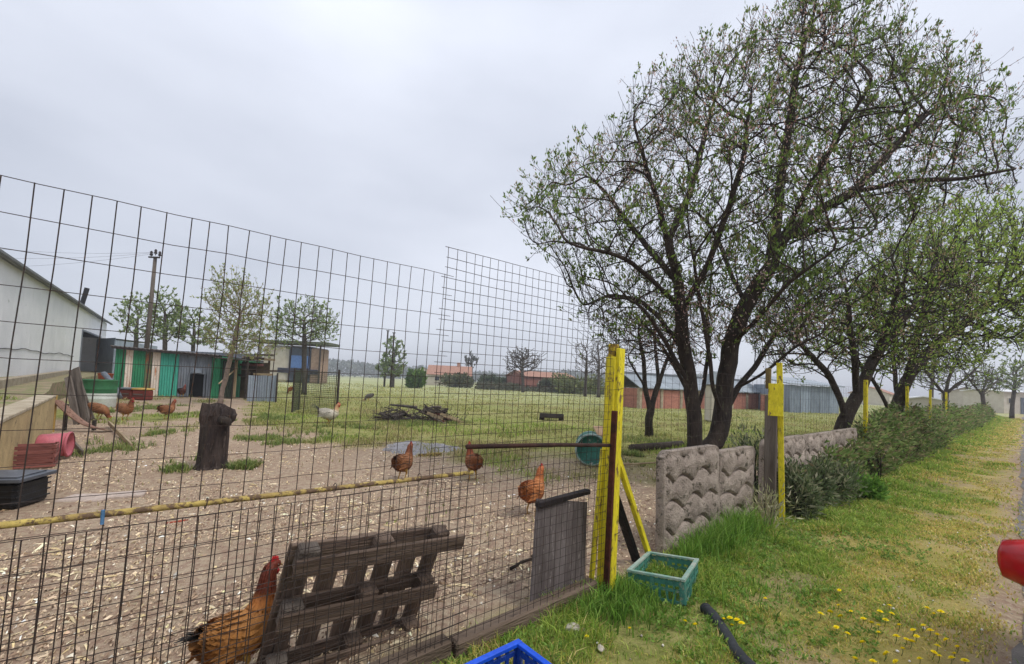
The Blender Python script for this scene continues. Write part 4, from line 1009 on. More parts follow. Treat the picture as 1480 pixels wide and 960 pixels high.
# ------------------------------------------------------------------ crates, pallet and odds and ends
def crate(name, label, m, rimm, c, rz, L, W, H, tilt=(0, 0), rib=.034, bars=.02, band=.2):
    t = thing(name, label, 'crate', c, rz)
    M0 = MW[t.name] @ Euler((tilt[0], tilt[1], 0)).to_matrix().to_4x4()
    T = lambda x, y, z: M0 @ Matrix.Translation((x, y, z))
    def wall(axis, sgn):
        q = MB(); Lw = L if axis == 'x' else W; off = (W if axis == 'x' else L) / 2 * sgn
        P = (lambda u, z: T(u, off, z)) if axis == 'x' else (lambda u, z: T(off, u, z) @ Matrix.Rotation(R(90), 4, 'Z'))
        for z, hh in ((.012, .024), (H * .5, .02), (H - .045, .022)): q.box(P(0, z), Lw - .02, .010, hh)
        n = int(Lw / rib)
        for k in range(n + 1): q.box(P(-Lw / 2 + .012 + (Lw - .024) * k / n, H / 2), bars * (1.6 if k % 4 == 0 else .8), .012 if k % 4 else .018, H - .02)
        q.box(P(0, H * .86 - H * band / 2), Lw - .02, .006, H * band)
        return q.build('side', m, t)
    for s in (-1, 1): wall('x', s); wall('y', s)
    q = MB()
    for s in (-1, 1):
        q.box(T(0, s * W / 2, H - .008), L + .03, .028, .018); q.box(T(s * L / 2, 0, H - .0085), .028, W - .03, .0165)
    q.build('rim', rimm, t)
    q = MB()
    for k in range(int(L / .04)): q.box(T(-L / 2 + .03 + k * .04, 0, .008), .018, W - .02, .008)
    for k in range(int(W / .05)): q.box(T(0, -W / 2 + .03 + k * .05, .013), L - .02, .018, .008)
    q.build('base', m, t)
    return t
g = G(962, 862); crate('plastic_crate', 'faded green plastic crate half sunk in grass by the gate post', GREENP, RIMP, (g.x + .05, g.y + .14, -.01), R(58), .56, .36, .17, (R(-5), R(5)), .05, .02, .06)
crate('plastic_crate', 'bright blue plastic crate at the bottom edge of the photo', BLUEP, mat('blue_rim', C(28, 84, 206), C(22, 70, 180), 6, .35, .1), (.0, 1.62, .0), R(40), .56, .42, .30, (0, 0), .05, .022, .05)
# black box with a lid, left
g = G(20, 742)
t = thing('black_box', 'black plastic box with a grey lid on the dirt at the left edge', 'box', (g.x - .42, g.y + .20, 0), R(14))
M0 = MW[t.name]; bx = lambda q, x, y, z, L, W, T: q.box(M0 @ Matrix.Translation((x, y, z)), L, W, T)
q = MB(); bx(q, 0, 0, .13, .60, .42, .27)
q.build('body', BLACKP, t)
for k, z in enumerate((.06, .12, .18, .235)):
    q = MB(); bx(q, 0, -.212, z, .60, .012, .014); bx(q, .302, 0, z, .012, .42, .014); q.build('rib', BLACKP, t)
q = MB(); bx(q, 0, 0, .285, .68, .48, .035); bx(q, 0, 0, .308, .56, .36, .014); q.build('lid', mat('grey_lid', C(92, 96, 104), C(70, 74, 82), 5, .4, .2, C(120, 122, 126), spot=.6), t)
# red slatted crate and pink bucket
g = G(48, 678)
t = thing('slatted_crate', 'brown red slatted crate standing against the ramp wall', 'crate', (g.x - .12, g.y + .10, 0), R(40)); M0 = MW[t.name]
REDW = mat('red_brown_wood', C(146, 92, 84), C(112, 66, 60), 6, .8, .4, C(84, 54, 48), (.3, 2, 2), .6)
for sy in (-1, 1):
    for k in range(5):
        a, c = M0 @ Vector((-.21, sy * .13, .035 + k * .062)), M0 @ Vector((.21, sy * .13, .035 + k * .062)); board('slat', a, c, .045, .014, REDW, t, (0, 0, 1))
for sx in (-1, 1):
    for sy in (-1, 1): board('corner_post', M0 @ Vector((sx * .202, sy * .115, 0)), M0 @ Vector((sx * .202, sy * .115, .32)), .03, .03, REDW, t, (0, 1, 0))
    for k in range(5): board('end_slat', M0 @ Vector((sx * .218, -.13, .035 + k * .062)), M0 @ Vector((sx * .218, .13, .035 + k * .062)), .045, .014, REDW, t, (0, 0, 1))
g = G(72, 668)
t = thing('pink_bucket', 'faded pink plastic bucket lying on its side behind the slatted crate', 'bucket', (g.x, g.y + .25, .19), 0)
M0 = Matrix.Translation((g.x - .40, g.y + .20, .20)) @ Matrix.Rotation(R(30), 4, 'Z') @ Matrix.Rotation(R(90), 4, 'Y')
PINKP = mat('pink_plastic', C(184, 100, 108), C(160, 84, 92), 5, .5, .1, C(206, 130, 136), spot=.66)
MB().lathe(M0, [(0, 0), (.15, 0), (.16, .02), (.18, .34), (.165, .34), (.145, .03), (0, .03)], 28).build('body', PINKP, t, True)
MB().lathe(M0, [(.179, .315), (.193, .32), (.193, .345), (.179, .35)], 28).build('rim', PINKP, t, True)
# pallet leaning inside the fence
def pallet():
    b = F(-2.15, .14); t = thing('pallet', 'grey weathered wooden pallet leaning on edge inside the wire fence', 'pallet', (b.x, b.y, 0))
    ex = (FD + Vector((0, 0, -.075))).normalized(); ez = (Vector((0, 0, 1)) - FN * .30 + FD * .12).normalized(); ey = ez.cross(ex).normalized()   # ey into the yard
    O = F(-2.07, .34, .0); Lp, Hp = .84, .66
    P = lambda u, d, h: O + ex * u + ey * d + ez * h
    rng = np.random.default_rng(211); j = lambda a=.006: rng.normal(0, a)
    for k, h in enumerate((.05, .34, .63)):
        u1 = Lp + (.05 if k == 2 else -.03 if k == 1 else -.14)
        board('skid_board', P(0, 0, h + j()), P(u1, 0, h + j()), .085, .020, GREYWOOD, t, ez)
        for u in (.06, Lp / 2, Lp - .09): board('block', P(u, .012, h), P(u, .088, h), .12, .09, OLDWOOD if u < .3 else GREYWOOD, t, ez)
        board('stringer', P(0.0, .10, h + j()), P(Lp - .03, .10, h + j()), .085, .020, GREYWOOD, t, ez)
    for k, u in enumerate((.06, .21, .36, .50, .64, .78)):
        board('deck_board', P(u + j(), .122, -.01), P(u + j(), .122, Hp + j()), (.095 if k else .12), .018, GREYWOOD, t, ex)
pallet()
# weathered board leaning behind the gate mesh
t = thing('board', 'weathered grey board with a dark top rail leaning behind the mesh', 'board', tuple(F(-.36, .1)))
u = (FD + Vector((0, 0, .02))).normalized()
a0, a1 = F(-.40, .07, .0), F(-.28, .17, .64)
board('sheet', a0, a1, .50, .018, mat('weathered_board', C(112, 104, 102), C(86, 78, 76), 6, .9, .4, C(150, 142, 138), (.4, 2, 2), .62), t, u)
board('top_rail', F(-.545, .15, .655), F(.0, .18, .665), .05, .035, mat('dark_rail', C(52, 44, 44), C(36, 32, 32)), t, FN)
def stick(name, label, a, c, r, m, bend=.03, seed=0, cat='stick'):
    t = thing(name, label, cat, tuple((Vector(a) + Vector(c)) / 2)); rng = np.random.default_rng(seed); a, c = Vector(a), Vector(c)
    q = MB(); q.tube([a.lerp(c, k / 6) + Vector(rng.normal(0, bend, 3)) * (0 < k < 6) for k in range(7)], [r * (1 - .06 * k) for k in range(7)], 6); q.build('branch', m, t, True)
    q = MB(); q.tube([a.lerp(c, .55), a.lerp(c, .72) + Vector((.05, 0, .06))], [r * .6, r * .3], 5); q.build('twig', m, t, True)
stick('stick', 'dark stick lying on the dirt left of the grey board', G(738, 822, .03), G(790, 792, .05), .014, BARK, .01, 3)
g0, g1 = G(1020, 880, .03), G(1100, 985, .03)
t = thing('pipe', 'dark grey plastic pipe lying in the grass by the green crate', 'pipe', tuple(g0))
q = MB(); q.tube([g0.lerp(g1, k / 8) + Vector((.012 * math.sin(k * .9), 0, .004 * math.sin(k * 2))) for k in range(9)], .034, 12, False); q.build('tube', PIPE, t, True)
q = MB(); q.lathe(frame(g0, (g0 - g1)) @ Matrix.Rotation(R(90), 4, 'Y'), [(.034, -.02), (.037, -.02), (.037, .004), (.028, .004), (.026, -.03)], 14); q.build('end_ring', PIPE, t, True)
def rock(name, label, p, r, seed, m, sq=.65, cat='stone', group=None):
    bm = bmesh.new(); bmesh.ops.create_icosphere(bm, subdivisions=3, radius=1); rng = np.random.default_rng(seed)
    pl = [(Vector(unit(rng.standard_normal(3))), rng.uniform(.55, .85)) for _ in range(9)]
    for v in bm.verts:
        for n_, d in pl:
            e = v.co.dot(n_) - d
            if e > 0: v.co -= n_ * e * .85
        v.co = Vector((v.co.x * r, v.co.y * r * .8, v.co.z * r * sq))
    me = bpy.data.meshes.new(name); bm.to_mesh(me); bm.free(); me.materials.append(m)
    o = link(name, me, Matrix.Translation((p[0], p[1], p[2] + r * sq * .45)) @ Matrix.Rotation(seed * 1.3, 4, 'Z')); return tag(o, label, cat, group)
rock('stone', 'larger pale stone in the grass above the blue crate', G(827, 920) + Vector((0, 0, .025)), .052, 5, STONE)
rock('stone', 'small pale stone right of the blue crate', G(868, 944) + Vector((0, 0, .02)), .026, 6, STONE)
rock('stone', 'pale pebble beside the larger stone in the grass', G(845, 918) + Vector((0, 0, .02)), .018, 7, STONE)
# concrete slabs in the dirt
for i, (x, y, L, W, lab) in enumerate([(125, 722, .42, .26, 'flat pale concrete slab on the dirt beside the black box'), (178, 717, .38, .20, 'smaller flat concrete slab right of the first slab')]):
    g = G(x, y); t = link('paving_slab', None or (lambda q: (lambda me: (me.from_pydata(q.v, [], q.f), me)[1])(bpy.data.meshes.new('slab')))(MB().box(Matrix.Identity(4), L, W, .05, .012)), Matrix.Translation((g.x, g.y, .004)) @ Euler((R(1.5), R(-1), R(8 + i * 20))).to_matrix().to_4x4(), None, mat('pale_slab', C(186, 170, 158), C(166, 150, 138), 5, .95, .4, C(138, 122, 108)))
    tag(t, lab, 'slab')
# old hollow stump
def stump():
    g = G(297, 680); c = Vector((g.x - .06, g.y + .2, 0))
    t = thing('tree_stump', 'tall dark weathered tree stump standing in the bare yard', 'stump', tuple(c)); rng = np.random.default_rng(221)
    n, H = 40, .93; prof = [(0, 1.18), (.04, 1.06), (.12, .98), (.3, .95), (.5, .96), (.66, .98), (.76, 1.04), (.84, 1.12), (.90, 1.05)]
    vs = []
    for k, (h, f) in enumerate(prof):
        for j in range(n):
            a = 2 * math.pi * j / n; r = .185 * f * (1 + .07 * math.sin(a * 3 + 1) + .05 * math.sin(a * 7 + h * 3) + .05 * rng.normal())
            if k >= 6: r *= 1 + .25 * max(0, math.cos(a - .1)) ** 3
            vs.append((c.x + r * math.cos(a) + .03 * h, c.y + r * math.sin(a), h * H + (.05 * rng.normal() if k == len(prof) - 1 else 0)))
    k0 = (len(prof) - 1) * n
    vs += [(c.x + .09 * math.cos(2 * math.pi * j / n) + .03, c.y + .09 * math.sin(2 * math.pi * j / n), H * (.96 + .05 * rng.random())) for j in range(n)] + [(c.x + .02, c.y, H * 1.03)]
    fs = [(k * n + j, k * n + (j + 1) % n, (k + 1) * n + (j + 1) % n, (k + 1) * n + j) for k in range(len(prof)) for j in range(n)] + [(k0 + n + j, k0 + n + (j + 1) % n, len(vs) - 1) for j in range(n)]
    MB().add(vs, fs).build('trunk', mat('stump_bark', C(78, 66, 60), C(50, 42, 40), 7, .95, 1.0, C(104, 92, 84), (1.5, 1.5, .3), .6), t)
    q = MB()
    for k in range(9):
        a = rng.uniform(0, 6.28); r = .19
        q.bar((c.x + r * math.cos(a), c.y + r * math.sin(a), rng.uniform(.02, .2)), (c.x + r * math.cos(a) + .02, c.y + r * math.sin(a), rng.uniform(.55, .85)), .05, .025, (-math.sin(a), math.cos(a), 0))
    q.build('bark_strip', BARK, t)
    q = MB(); q.tube([c + Vector((.16, -.1, .72)), c + Vector((.27, -.12, .70)), c + Vector((.30, -.12, .64))], [.07, .06, .035], 7); q.build('broken_limb', BARK, t, True)
stump()
# brush heap: logs and sticks one by one
def heap():
    g = G(598, 611); t = thing('brush_heap', 'heap of dark branches, logs and old boards in the meadow', 'brush heap', tuple(g)); rng = np.random.default_rng(231)
    for k in range(64):
        side = -1 if k % 2 else 1; px = g.x + side * .62 + rng.normal(0, .32); d = abs(px - g.x - side * .6)
        L = rng.uniform(.4, 1.1); a = rng.uniform(-.6, .6) + (math.pi if rng.random() < .5 else 0); e = rng.uniform(-.25, .6)
        c = Vector((px, g.y + .45 + rng.normal(0, .28), max(.06, rng.uniform(.05, .52) - d * .5))); v = Vector((math.cos(a) * math.cos(e), math.sin(a) * math.cos(e) * .7, math.sin(e))) * L / 2
        r = rng.uniform(.012, .055)
        q = MB(); q.tube([c - v, c + Vector(rng.normal(0, .03, 3)), c + v], [r, r * .9, r * .6], 6)
        q.build('stick', [BARK, BARK_FAR, OLDWOOD, TANWOOD if k % 5 == 0 else BARK][k % 4], t)
    q = MB()
    for k in range(420):
        side = -1 if k % 2 else 1; a = Vector((g.x + side * .6 + rng.normal(0, .42), g.y + .4 + rng.normal(0, .3), abs(rng.normal(.12, .2)))); v = Vector(unit(rng.normal(0, 1, 3) + np.array([0, -.2, .35]))) * rng.uniform(.12, .42)
        q.tube([a, a + v * .5 + Vector(rng.normal(0, .02, 3)), a + v], [.008, .006, .003], 3, False)
    q.build('twigs', BARK_FAR, t, kind='stuff')
    for k in range(5):
        a = Vector((g.x + rng.uniform(.3, 1.0), g.y + rng.uniform(-.1, .3), rng.uniform(.1, .35))); board('plank', a, a + Vector((rng.uniform(.5, .8), .1, -.18)), .10, .03, REDW if k % 2 else TANWOOD, t)
heap()
g = G(608, 648)
def ash():
    rng = np.random.default_rng(241); q = MB(); n, m = 56, 6
    c = Vector((g.x, g.y, 0)); vs = [(c.x, c.y, .055)]
    for k in range(1, m + 1):
        for j in range(n):
            a = 2 * math.pi * j / n; f = k / m; w = 1 + .16 * math.sin(a * 3 + 1) + .10 * math.sin(a * 7) + .06 * rng.normal() * (k == m)
            x, y = c.x + .86 * f * w * math.cos(a), c.y + .80 * f * w * math.sin(a)
            vs.append((x, y, gz1((x, y)) + .05 * (1 - f ** 2) + (.006 if k < m else -.01) + .006 * rng.normal()))
    fs = [(0, 1 + j, 1 + (j + 1) % n) for j in range(n)] + [(1 + k * n + j, 1 + (k + 1) * n + j, 1 + (k + 1) * n + (j + 1) % n, 1 + k * n + (j + 1) % n) for k in range(m - 1) for j in range(n)]
    tag(q.add(vs, fs).build('ash', ASH, None, True), 'flat patch of grey ash on the ground before the brush heap', 'ash', kind='stuff')
ash()
t = thing('plank', 'short plank lying at the edge of the grey ash patch', 'plank', tuple(G(622, 658))); board('wood', G(604, 659, .02), G(638, 657, .02), .07, .03, YRUST, t)
# green drum and board by the gate
g = G(857, 674)
t = thing('green_drum', 'faded green drum lying on its side behind the gate mesh', 'drum', (g.x, g.y + .3, .28)); M0 = Matrix.Translation((g.x - .03, g.y + .05, .285)) @ Matrix.Rotation(R(-8), 4, 'Z') @ Matrix.Rotation(R(-90), 4, 'X')
MB().lathe(M0, [(0, .08), (.235, .08), (.25, 0), (.27, 0), (.285, .02), (.28, .25), (.29, .27), (.29, .30), (.28, .32), (.28, .56), (.26, .6), (0, .6)], 30).build('barrel', mat('drum_green', C(58, 122, 104), C(46, 98, 86), 4, .6, .2, C(168, 172, 164), (1, 1, 1), .58), t, True)
MB().lathe(M0, [(.262, -.012), (.285, -.012), (.295, .008), (.28, .03)], 30).build('rim', mat('drum_rim', C(150, 168, 160), C(120, 140, 132)), t, True)
t = thing('board', 'tan board leaning on the green drum', 'board', tuple(g)); board('wood', Vector((g.x + .08, g.y + .28, .60)), Vector((g.x + .42, g.y + .30, .60)), .40, .02, mat('tan_board', C(222, 186, 150), C(200, 160, 124), 4, .8, .2), t, (0, .8, .3))
board('wood', Vector((g.x + .36, g.y + .42, .0)), Vector((g.x + .34, g.y + .40, .58)), .05, .04, TANWOOD, t)
g = G(797, 608); t = thing('feed_trough', 'low dark feeding trough in the meadow grass', 'trough', tuple(g))
q = MB(); q.box(Matrix.Translation((g.x, g.y, .13)), .9, .3, .04)
for s in (-1, 1): q.box(Matrix.Translation((g.x, g.y + s * .15, .2)), .9, .03, .14); q.box(Matrix.Translation((g.x + s * .45, g.y, .2)), .03, .27, .14)
q.build('tub', mat('dark_trough', C(66, 60, 58), C(50, 46, 44)), t)
for s in (-1, 1): board('leg', Vector((g.x + s * .38, g.y, -.02)), Vector((g.x + s * .38, g.y, .12)), .08, .2, BARK, t)
# low dark rail of old timber by the small tree
t = thing('log', 'fallen log lying in the grass beside the young tree', 'log', tuple(G(945, 645))); q = MB(); q.tube([G(912, 648, .08), G(950, 645, .10), G(985, 641, .08)], [.09, .085, .07], 8); q.build('trunk', BARK, t, True)
t = thing('log', 'thin pale pole lying between the drum and the wall', 'log', tuple(G(935, 668))); q = MB(); q.tube([G(895, 672, .05), G(960, 668, .06)], [.02, .016], 6); q.build('trunk', TANWOOD, t, True)
# net pen in the meadow
g = G(440, 600); t = thing('net_pen', 'small pen of dark green netting on thin posts in the meadow', 'pen', tuple(g))
NET = mat('green_net', C(78, 84, 60), C(60, 66, 50), 20, .9, 0)
cs = [Vector((G(422, 596).x, G(422, 596).y, 0)), Vector((G(486, 602).x, G(486, 602).y, 0)), Vector((G(486, 602).x - .5, G(486, 602).y + 1.3, 0)), Vector((G(422, 596).x - .4, G(422, 596).y + 1.3, 0))]
for c in cs: board('post', c, c + Vector((0, 0, 1.62)), .05, .05, BARK, t)
for i in range(4):
    a, c = cs[i], cs[(i + 1) % 4]; q = MB(); n = 26
    for k in range(n + 1): p = a.lerp(c, k / n); q.tube([p, p + Vector((0, 0, 1.55))], .004, 3, False)
    for k in range(22): q.tube([a + Vector((0, 0, .04 + k * .07)), c + Vector((0, 0, .04 + k * .07))], .004, 3, False)
    q.build('net', NET, t)
# ------------------------------------------------------------------ raised loading terrace and ramp wall (left)
W0, W1 = Vector((-6.2, 5.2, 0)), Vector((-9.65, 9.0, 0)); wd_ = (W1 - W0).normalized(); wn_ = Vector((-wd_.y, wd_.x, 0))
A_ = W0 - wd_ * 2.6
ter_m = mat('terrace_soil', C(150, 132, 108), C(118, 104, 82), 1.5, .95, .5, C(104, 112, 62), spot=.52, fine=30)
TP = [A_ + wn_ * .14, W1 + wn_ * .14, Vector((-12.0, 11.2, 0)), Vector((-16.5, 15.5, 0)), Vector((-43, 47, 0)), Vector((-75, 40, 0)), Vector((-30, 3, 0)), Vector((-10, 1, 0))]
q = MB(); q.prism([(p.x, p.y) for p in TP], -.1, .70); tag(q.build('terrace', ter_m), kind='structure')
w = thing('ramp_wall', 'stained concrete retaining wall of the raised ramp at the left edge', 'wall', tuple(W0))
q = MB(); q.bar(A_ + Vector((0, 0, .34)), W1 + Vector((0, 0, .34)), .22, .76, wn_, .012); q.build('wall', YCONC, w)
q = MB(); q.bar(A_ + wn_ * .02 + Vector((0, 0, .745)), W1 + wn_ * .02 + Vector((0, 0, .745)), .28, .05, wn_, .01); q.build('coping', CONC, w)
q = MB(); q.box(frame(W1 + wd_ * .06 + Vector((0, 0, .36)), wd_, wn_), .14, .26, .80); q.build('end_pillar', mat('yellow_concrete', C(196, 160, 84), C(168, 136, 76), 4, .9, .3, C(120, 100, 70)), w)
k0, k1 = G(0, 556, .78), G(106, 537, .78)
k = thing('kerb', 'long pale concrete kerb along the front of the white warehouse', 'kerb', tuple(k0))
kd = (k1 - k0).normalized()
q = MB(); q.bar(k0 - kd * 5 + Vector((0, 0, -.02)), k1 + Vector((0, 0, -.02)), .35, .22, None, .015); q.build('concrete', CONC, k)
def terr_grass():
    rng = np.random.default_rng(251); n = 9000
    a = rng.random(n); b = rng.random(n)
    P0 = np.array(A_ + wn_ * .35); e1 = np.array(W1 - A_); e2 = np.array(wn_) * 6
    X = P0[0] + e1[0] * a + e2[0] * b; Y = P0[1] + e1[1] * a + e2[1] * b
    k = inside(fbm(X * .9, Y * .9, 253) > .5); X, Y = X[k], Y[k]; n = len(k)
    P = np.stack([X, Y, np.full(n, .695)], 1)
    V, T, Cc = blades(P, rng.uniform(.04, .14, n), rng.uniform(.01, .02, n), rng.uniform(.2, .9, n), pal(MEAD + GREEN, n, rng), rng)
    tag(npmesh('grass', V, T, BLADE, Cc), 'patchy grass on top of the raised ramp', 'grass', kind='stuff')
terr_grass()

# ------------------------------------------------------------------ white warehouse
def warehouse():
    a, c = Vector((-22.6, 19.0, 0)), Vector((-42.8, 45.0, 0)); d = (c - a).normalized(); nb = Vector((-d.y, d.x, 0)); a0 = a - d * 14; L = (c - a0).length; H = 5.75; z0 = .68
    t = thing('warehouse', 'long white sheet metal warehouse with a dark open doorway at the left', 'warehouse', tuple(a))
    D0, D1, DT = 14 + .575 * (c - a).length, 14 + .885 * (c - a).length, 4.1
    P = lambda u, z, o=0: a0 + d * u + nb * o + Vector((0, 0, z))
    u = 0; k = 0
    while u < L - .1:
        u1 = min(u + 1.5, L)
        if D0 - .2 < u < D1 - .2: u1 = min(u1, D1); lo = DT
        else:
            lo = z0
            if u < D0 < u1: u1 = D0
        board('wall_panel', P((u + u1) / 2, lo, .004 * (k % 2)), P((u + u1) / 2, H, .004 * (k % 2)), u1 - u - .006, .06, WHITEP, t, d)
        u = u1; k += 1
    q = MB(); W = 18
    q.add([P(-.3, H, -.35), P(L + .3, H, -.35), P(L + .3, H + 2.6, W / 2), P(-.3, H + 2.6, W / 2), P(L + .3, H, W + .3), P(-.3, H, W + .3)], [(0, 1, 2, 3), (3, 2, 4, 5)]); q.build('roof', mat('warehouse_roof', C(178, 182, 182), C(160, 164, 165), 2, .6, .1), t)
    q = MB(); q.bar(P(-.3, H - .02, -.38), P(L + .3, H - .02, -.38), .12, .16, None, .01); q.build('gutter', mat('gutter', C(120, 122, 122)), t)
    q = MB(); q.bar(P(L, (H + z0) / 2, .1), P(L, (H + z0) / 2, W), H - z0, .06, (0, 0, 1), .01); q.build('end_wall', WHITEP, t); q = MB(); q.bar(P(0, (H + z0) / 2, .1), P(0, (H + z0) / 2, W), H - z0, .06, (0, 0, 1), .01); q.build('end_wall', WHITEP, t)
    q = MB(); q.bar(P(D0, (DT + z0) / 2, 1.6), P(D1, (DT + z0) / 2, 1.6), DT - z0, .1, (0, 0, 1)); q.bar(P(D0, (DT + z0) / 2, .06), P(D0, (DT + z0) / 2, 1.6), DT - z0, .1, (0, 0, 1)); q.bar(P((D0 + D1) / 2, DT - .05, .1), P((D0 + D1) / 2, DT - .05, 1.5), D1 - D0, .1, d); q.build('doorway', DARK, t)  # near-black lining paints in the shade of the warehouse interior
    board('door_frame', P(D0, z0, -.04), P(D0, DT, -.04), .14, .08, GREYS, t, d); board('door_frame', P(D0, DT, -.05), P(D1, DT, -.05), .14, .08, GREYS, t, (0, 0, 1))
    q = MB(); p = P(14 + .62 * (c - a).length, H, .3); q.tube([p, p + Vector((0, 0, .6)), p + Vector((.3, 0, 1.9))], .16, 6); q.build('vent_pipe', RUBBER, t)
    q = MB(); q.tube([P(x, 2.0 + .05 * math.sin(x * .8) + .03 * math.sin(x * 2.3), -.06) for x in np.linspace(0, 30, 60)], .02, 4); q.build('cable', RUBBER, t)
warehouse()
p0, p1 = AT(140, 500, 40), AT(166, 500, 37)
t = thing('metal_shed', 'blue grey sheet shed end beside the warehouse doorway', 'shed', (p0.x, p0.y, 0))
q = MB(); q.bar(Vector((p0.x, p0.y, 1.9)), Vector((p1.x, p1.y, 1.9)), 3.8, .08, (0, 0, 1)); q.bar(Vector((p1.x, p1.y, 1.8)), Vector((p1.x - 3, p1.y + 8, 1.8)), 3.6, .08, (0, 0, 1)); q.bar(Vector((p0.x, p0.y, 1.8)), Vector((p0.x - 3, p0.y + 8, 1.8)), 3.6, .08, (0, 0, 1)); q.build('wall', GALV, t)
q = MB(); q.add([(p0.x - .2, p0.y - .2, 3.86), (p1.x + .2, p1.y - .2, 3.72), (p1.x - 3, p1.y + 8, 3.9), (p0.x - 3, p0.y + 8, 4.0)], [(0, 1, 2, 3)]); q.build('roof', BLUEROOF, t)

# ------------------------------------------------------------------ striped chicken shed
def sheet(name, a, b, z0, z1a, z1b, m, parent, wave=.018, pit=.11, label=None, back=None):
    """corrugated sheet standing from a to b with a sloping top"""
    a, b = Vector((a[0], a[1], 0)), Vector((b[0], b[1], 0)); d = b - a; L = d.length; d = d.normalized(); nn = Vector((d.y, -d.x, 0))
    n = max(4, min(48, int(L / pit * 4))); q = MB(); vs = []
    for k in range(n + 1):
        o = wave * math.sin(k * math.pi / 2); p = a + d * (L * k / n)
        zt = z1a + (z1b - z1a) * k / n
        vs += [p + nn * o + Vector((0, 0, z0)), p + nn * o + Vector((0, 0, zt)), p + nn * (o - .012) + Vector((0, 0, zt)), p + nn * (o - .012) + Vector((0, 0, z0))]
    fs = []
    for k in range(n):
        i, j = k * 4, k * 4 + 4
        fs += [(i, j, j + 1, i + 1), (i + 1, j + 1, j + 2, i + 2), (i + 2, j + 2, j + 3, i + 3)]
    fs += [(0, 1, 2, 3), (n * 4 + 3, n * 4 + 2, n * 4 + 1, n * 4)]
    return q.add(vs, fs).build(name, m, parent, label=label)
def shed():
    YS = 20.6
    t = thing('chicken_shed', 'long low chicken shed patched from green, white and rusty sheets', 'shed', (AT(163, 575, YS).x, YS, 0))
    X = lambda px: AT(px, 560, YS + (px - 163) * .006).x
    Yv = lambda px: YS + (px - 163) * .006
    Ht = lambda px: AT(px, 500 + (px - 163) * .088, Yv(px)).z
    segs = [(163, 178, GRNS, 'dark green corrugated sheet'), (178, 189, WRUST, 'white rust-streaked sheet'), (189, 207, GRNS, None), (207, 217, mat('green_rust_sheet', C(86, 116, 82), C(120, 104, 74), 4, .7, .2, C(150, 96, 62), (1, 1, .25), .55), 'green sheet streaked with rust'), (217, 229, WRUST, 'white sheet with orange rust'), (229, 256, TEALS, 'bright teal sheet'), (256, 272, GREYS, 'dark grey sheet'), (297, 304, GREYS, None), (304, 317, GRNS, 'dark green sheet')]
    for a, b, m, lab in segs: sheet('wall_sheet', (X(a) + .01, Yv(a)), (X(b) - .01, Yv(b)), -.02, Ht(a) - .06, Ht(b) - .06, m, t, label=lab)
    sheet('wall_sheet', (X(272) + .01, Yv(272)), (X(297) - .01, Yv(297)), AT(285, 541, YS).z, Ht(272) - .06, Ht(297) - .06, GREYS, t)
    q = MB(); q.box(Matrix.Translation(((X(277) + X(296)) / 2, YS + .9, .75)), X(297) - X(272), .05, 1.5); q.build('painted_opening_shade', DARK, t)  # near-black sheet stands in for the shade behind the door
    board('door_frame', (X(273), Yv(273) - .05, 0), (X(273), Yv(273) - .05, AT(285, 540, YS).z), .07, .05, GREYS, t, (1, 0, 0)); board('door_frame', (X(296), Yv(296) - .05, 0), (X(296), Yv(296) - .05, AT(285, 540, YS).z), .07, .05, GREYS, t, (1, 0, 0))
    board('window_board', (X(279), YS + .58, AT(285, 536, YS).z), (X(292), YS + .66, AT(285, 536, YS).z), .22, .03, GALV, t, (0, 0, 1))
    # roof sheets with a dark edge
    for k in range(6):
        a, b = 161 + k * 26.2, 161 + (k + 1) * 26.2
        q = MB(); n = 16; vs = []
        for i in range(n + 1):
            px = a + (b - a) * i / n; o = .02 * math.sin(i * math.pi / 2)
            vs += [(X(px), Yv(px) - .25, Ht(px) + o), (X(px), Yv(px) + 3.2, Ht(px) - .15 + o), (X(px), Yv(px) + 3.2, Ht(px) - .18 + o), (X(px), Yv(px) - .25, Ht(px) - .03 + o)]
        q.add(vs, [f for i in range(n) for f in ((i * 4, i * 4 + 4, i * 4 + 5, i * 4 + 1), (i * 4 + 3, i * 4 + 2, i * 4 + 6, i * 4 + 7), (i * 4 + 3, i * 4 + 7, i * 4 + 4, i * 4))]); q.build('roof_sheet', mat('old_roof', C(112, 104, 100), C(90, 82, 78), 3, .8, .3, C(130, 88, 64)), t)
    board('fascia', (X(162), Yv(162) - .2, Ht(162) - .08), (X(318), Yv(318) - .2, Ht(318) - .08), .10, .04, mat('fascia', C(70, 62, 58), C(52, 46, 44), 5, .9, .4), t, (0, 0, 1))
    sheet('side_sheet', (X(318), Yv(318)), (X(318) + .05, Yv(318) + 3.2), -.02, Ht(318) - .05, Ht(318) - .2, GRNS, t); sheet('side_sheet', (X(163), Yv(163) + 3.2), (X(163), Yv(163)), -.02, Ht(163) - .2, Ht(163) - .05, GREYS, t)
    q = MB(); q.box(Matrix.Translation(((X(163) + X(318)) / 2, YS + 3.7, 1.2)), X(318) - X(163), .05, 2.4); q.build('back_wall', GREYS, t)
shed()
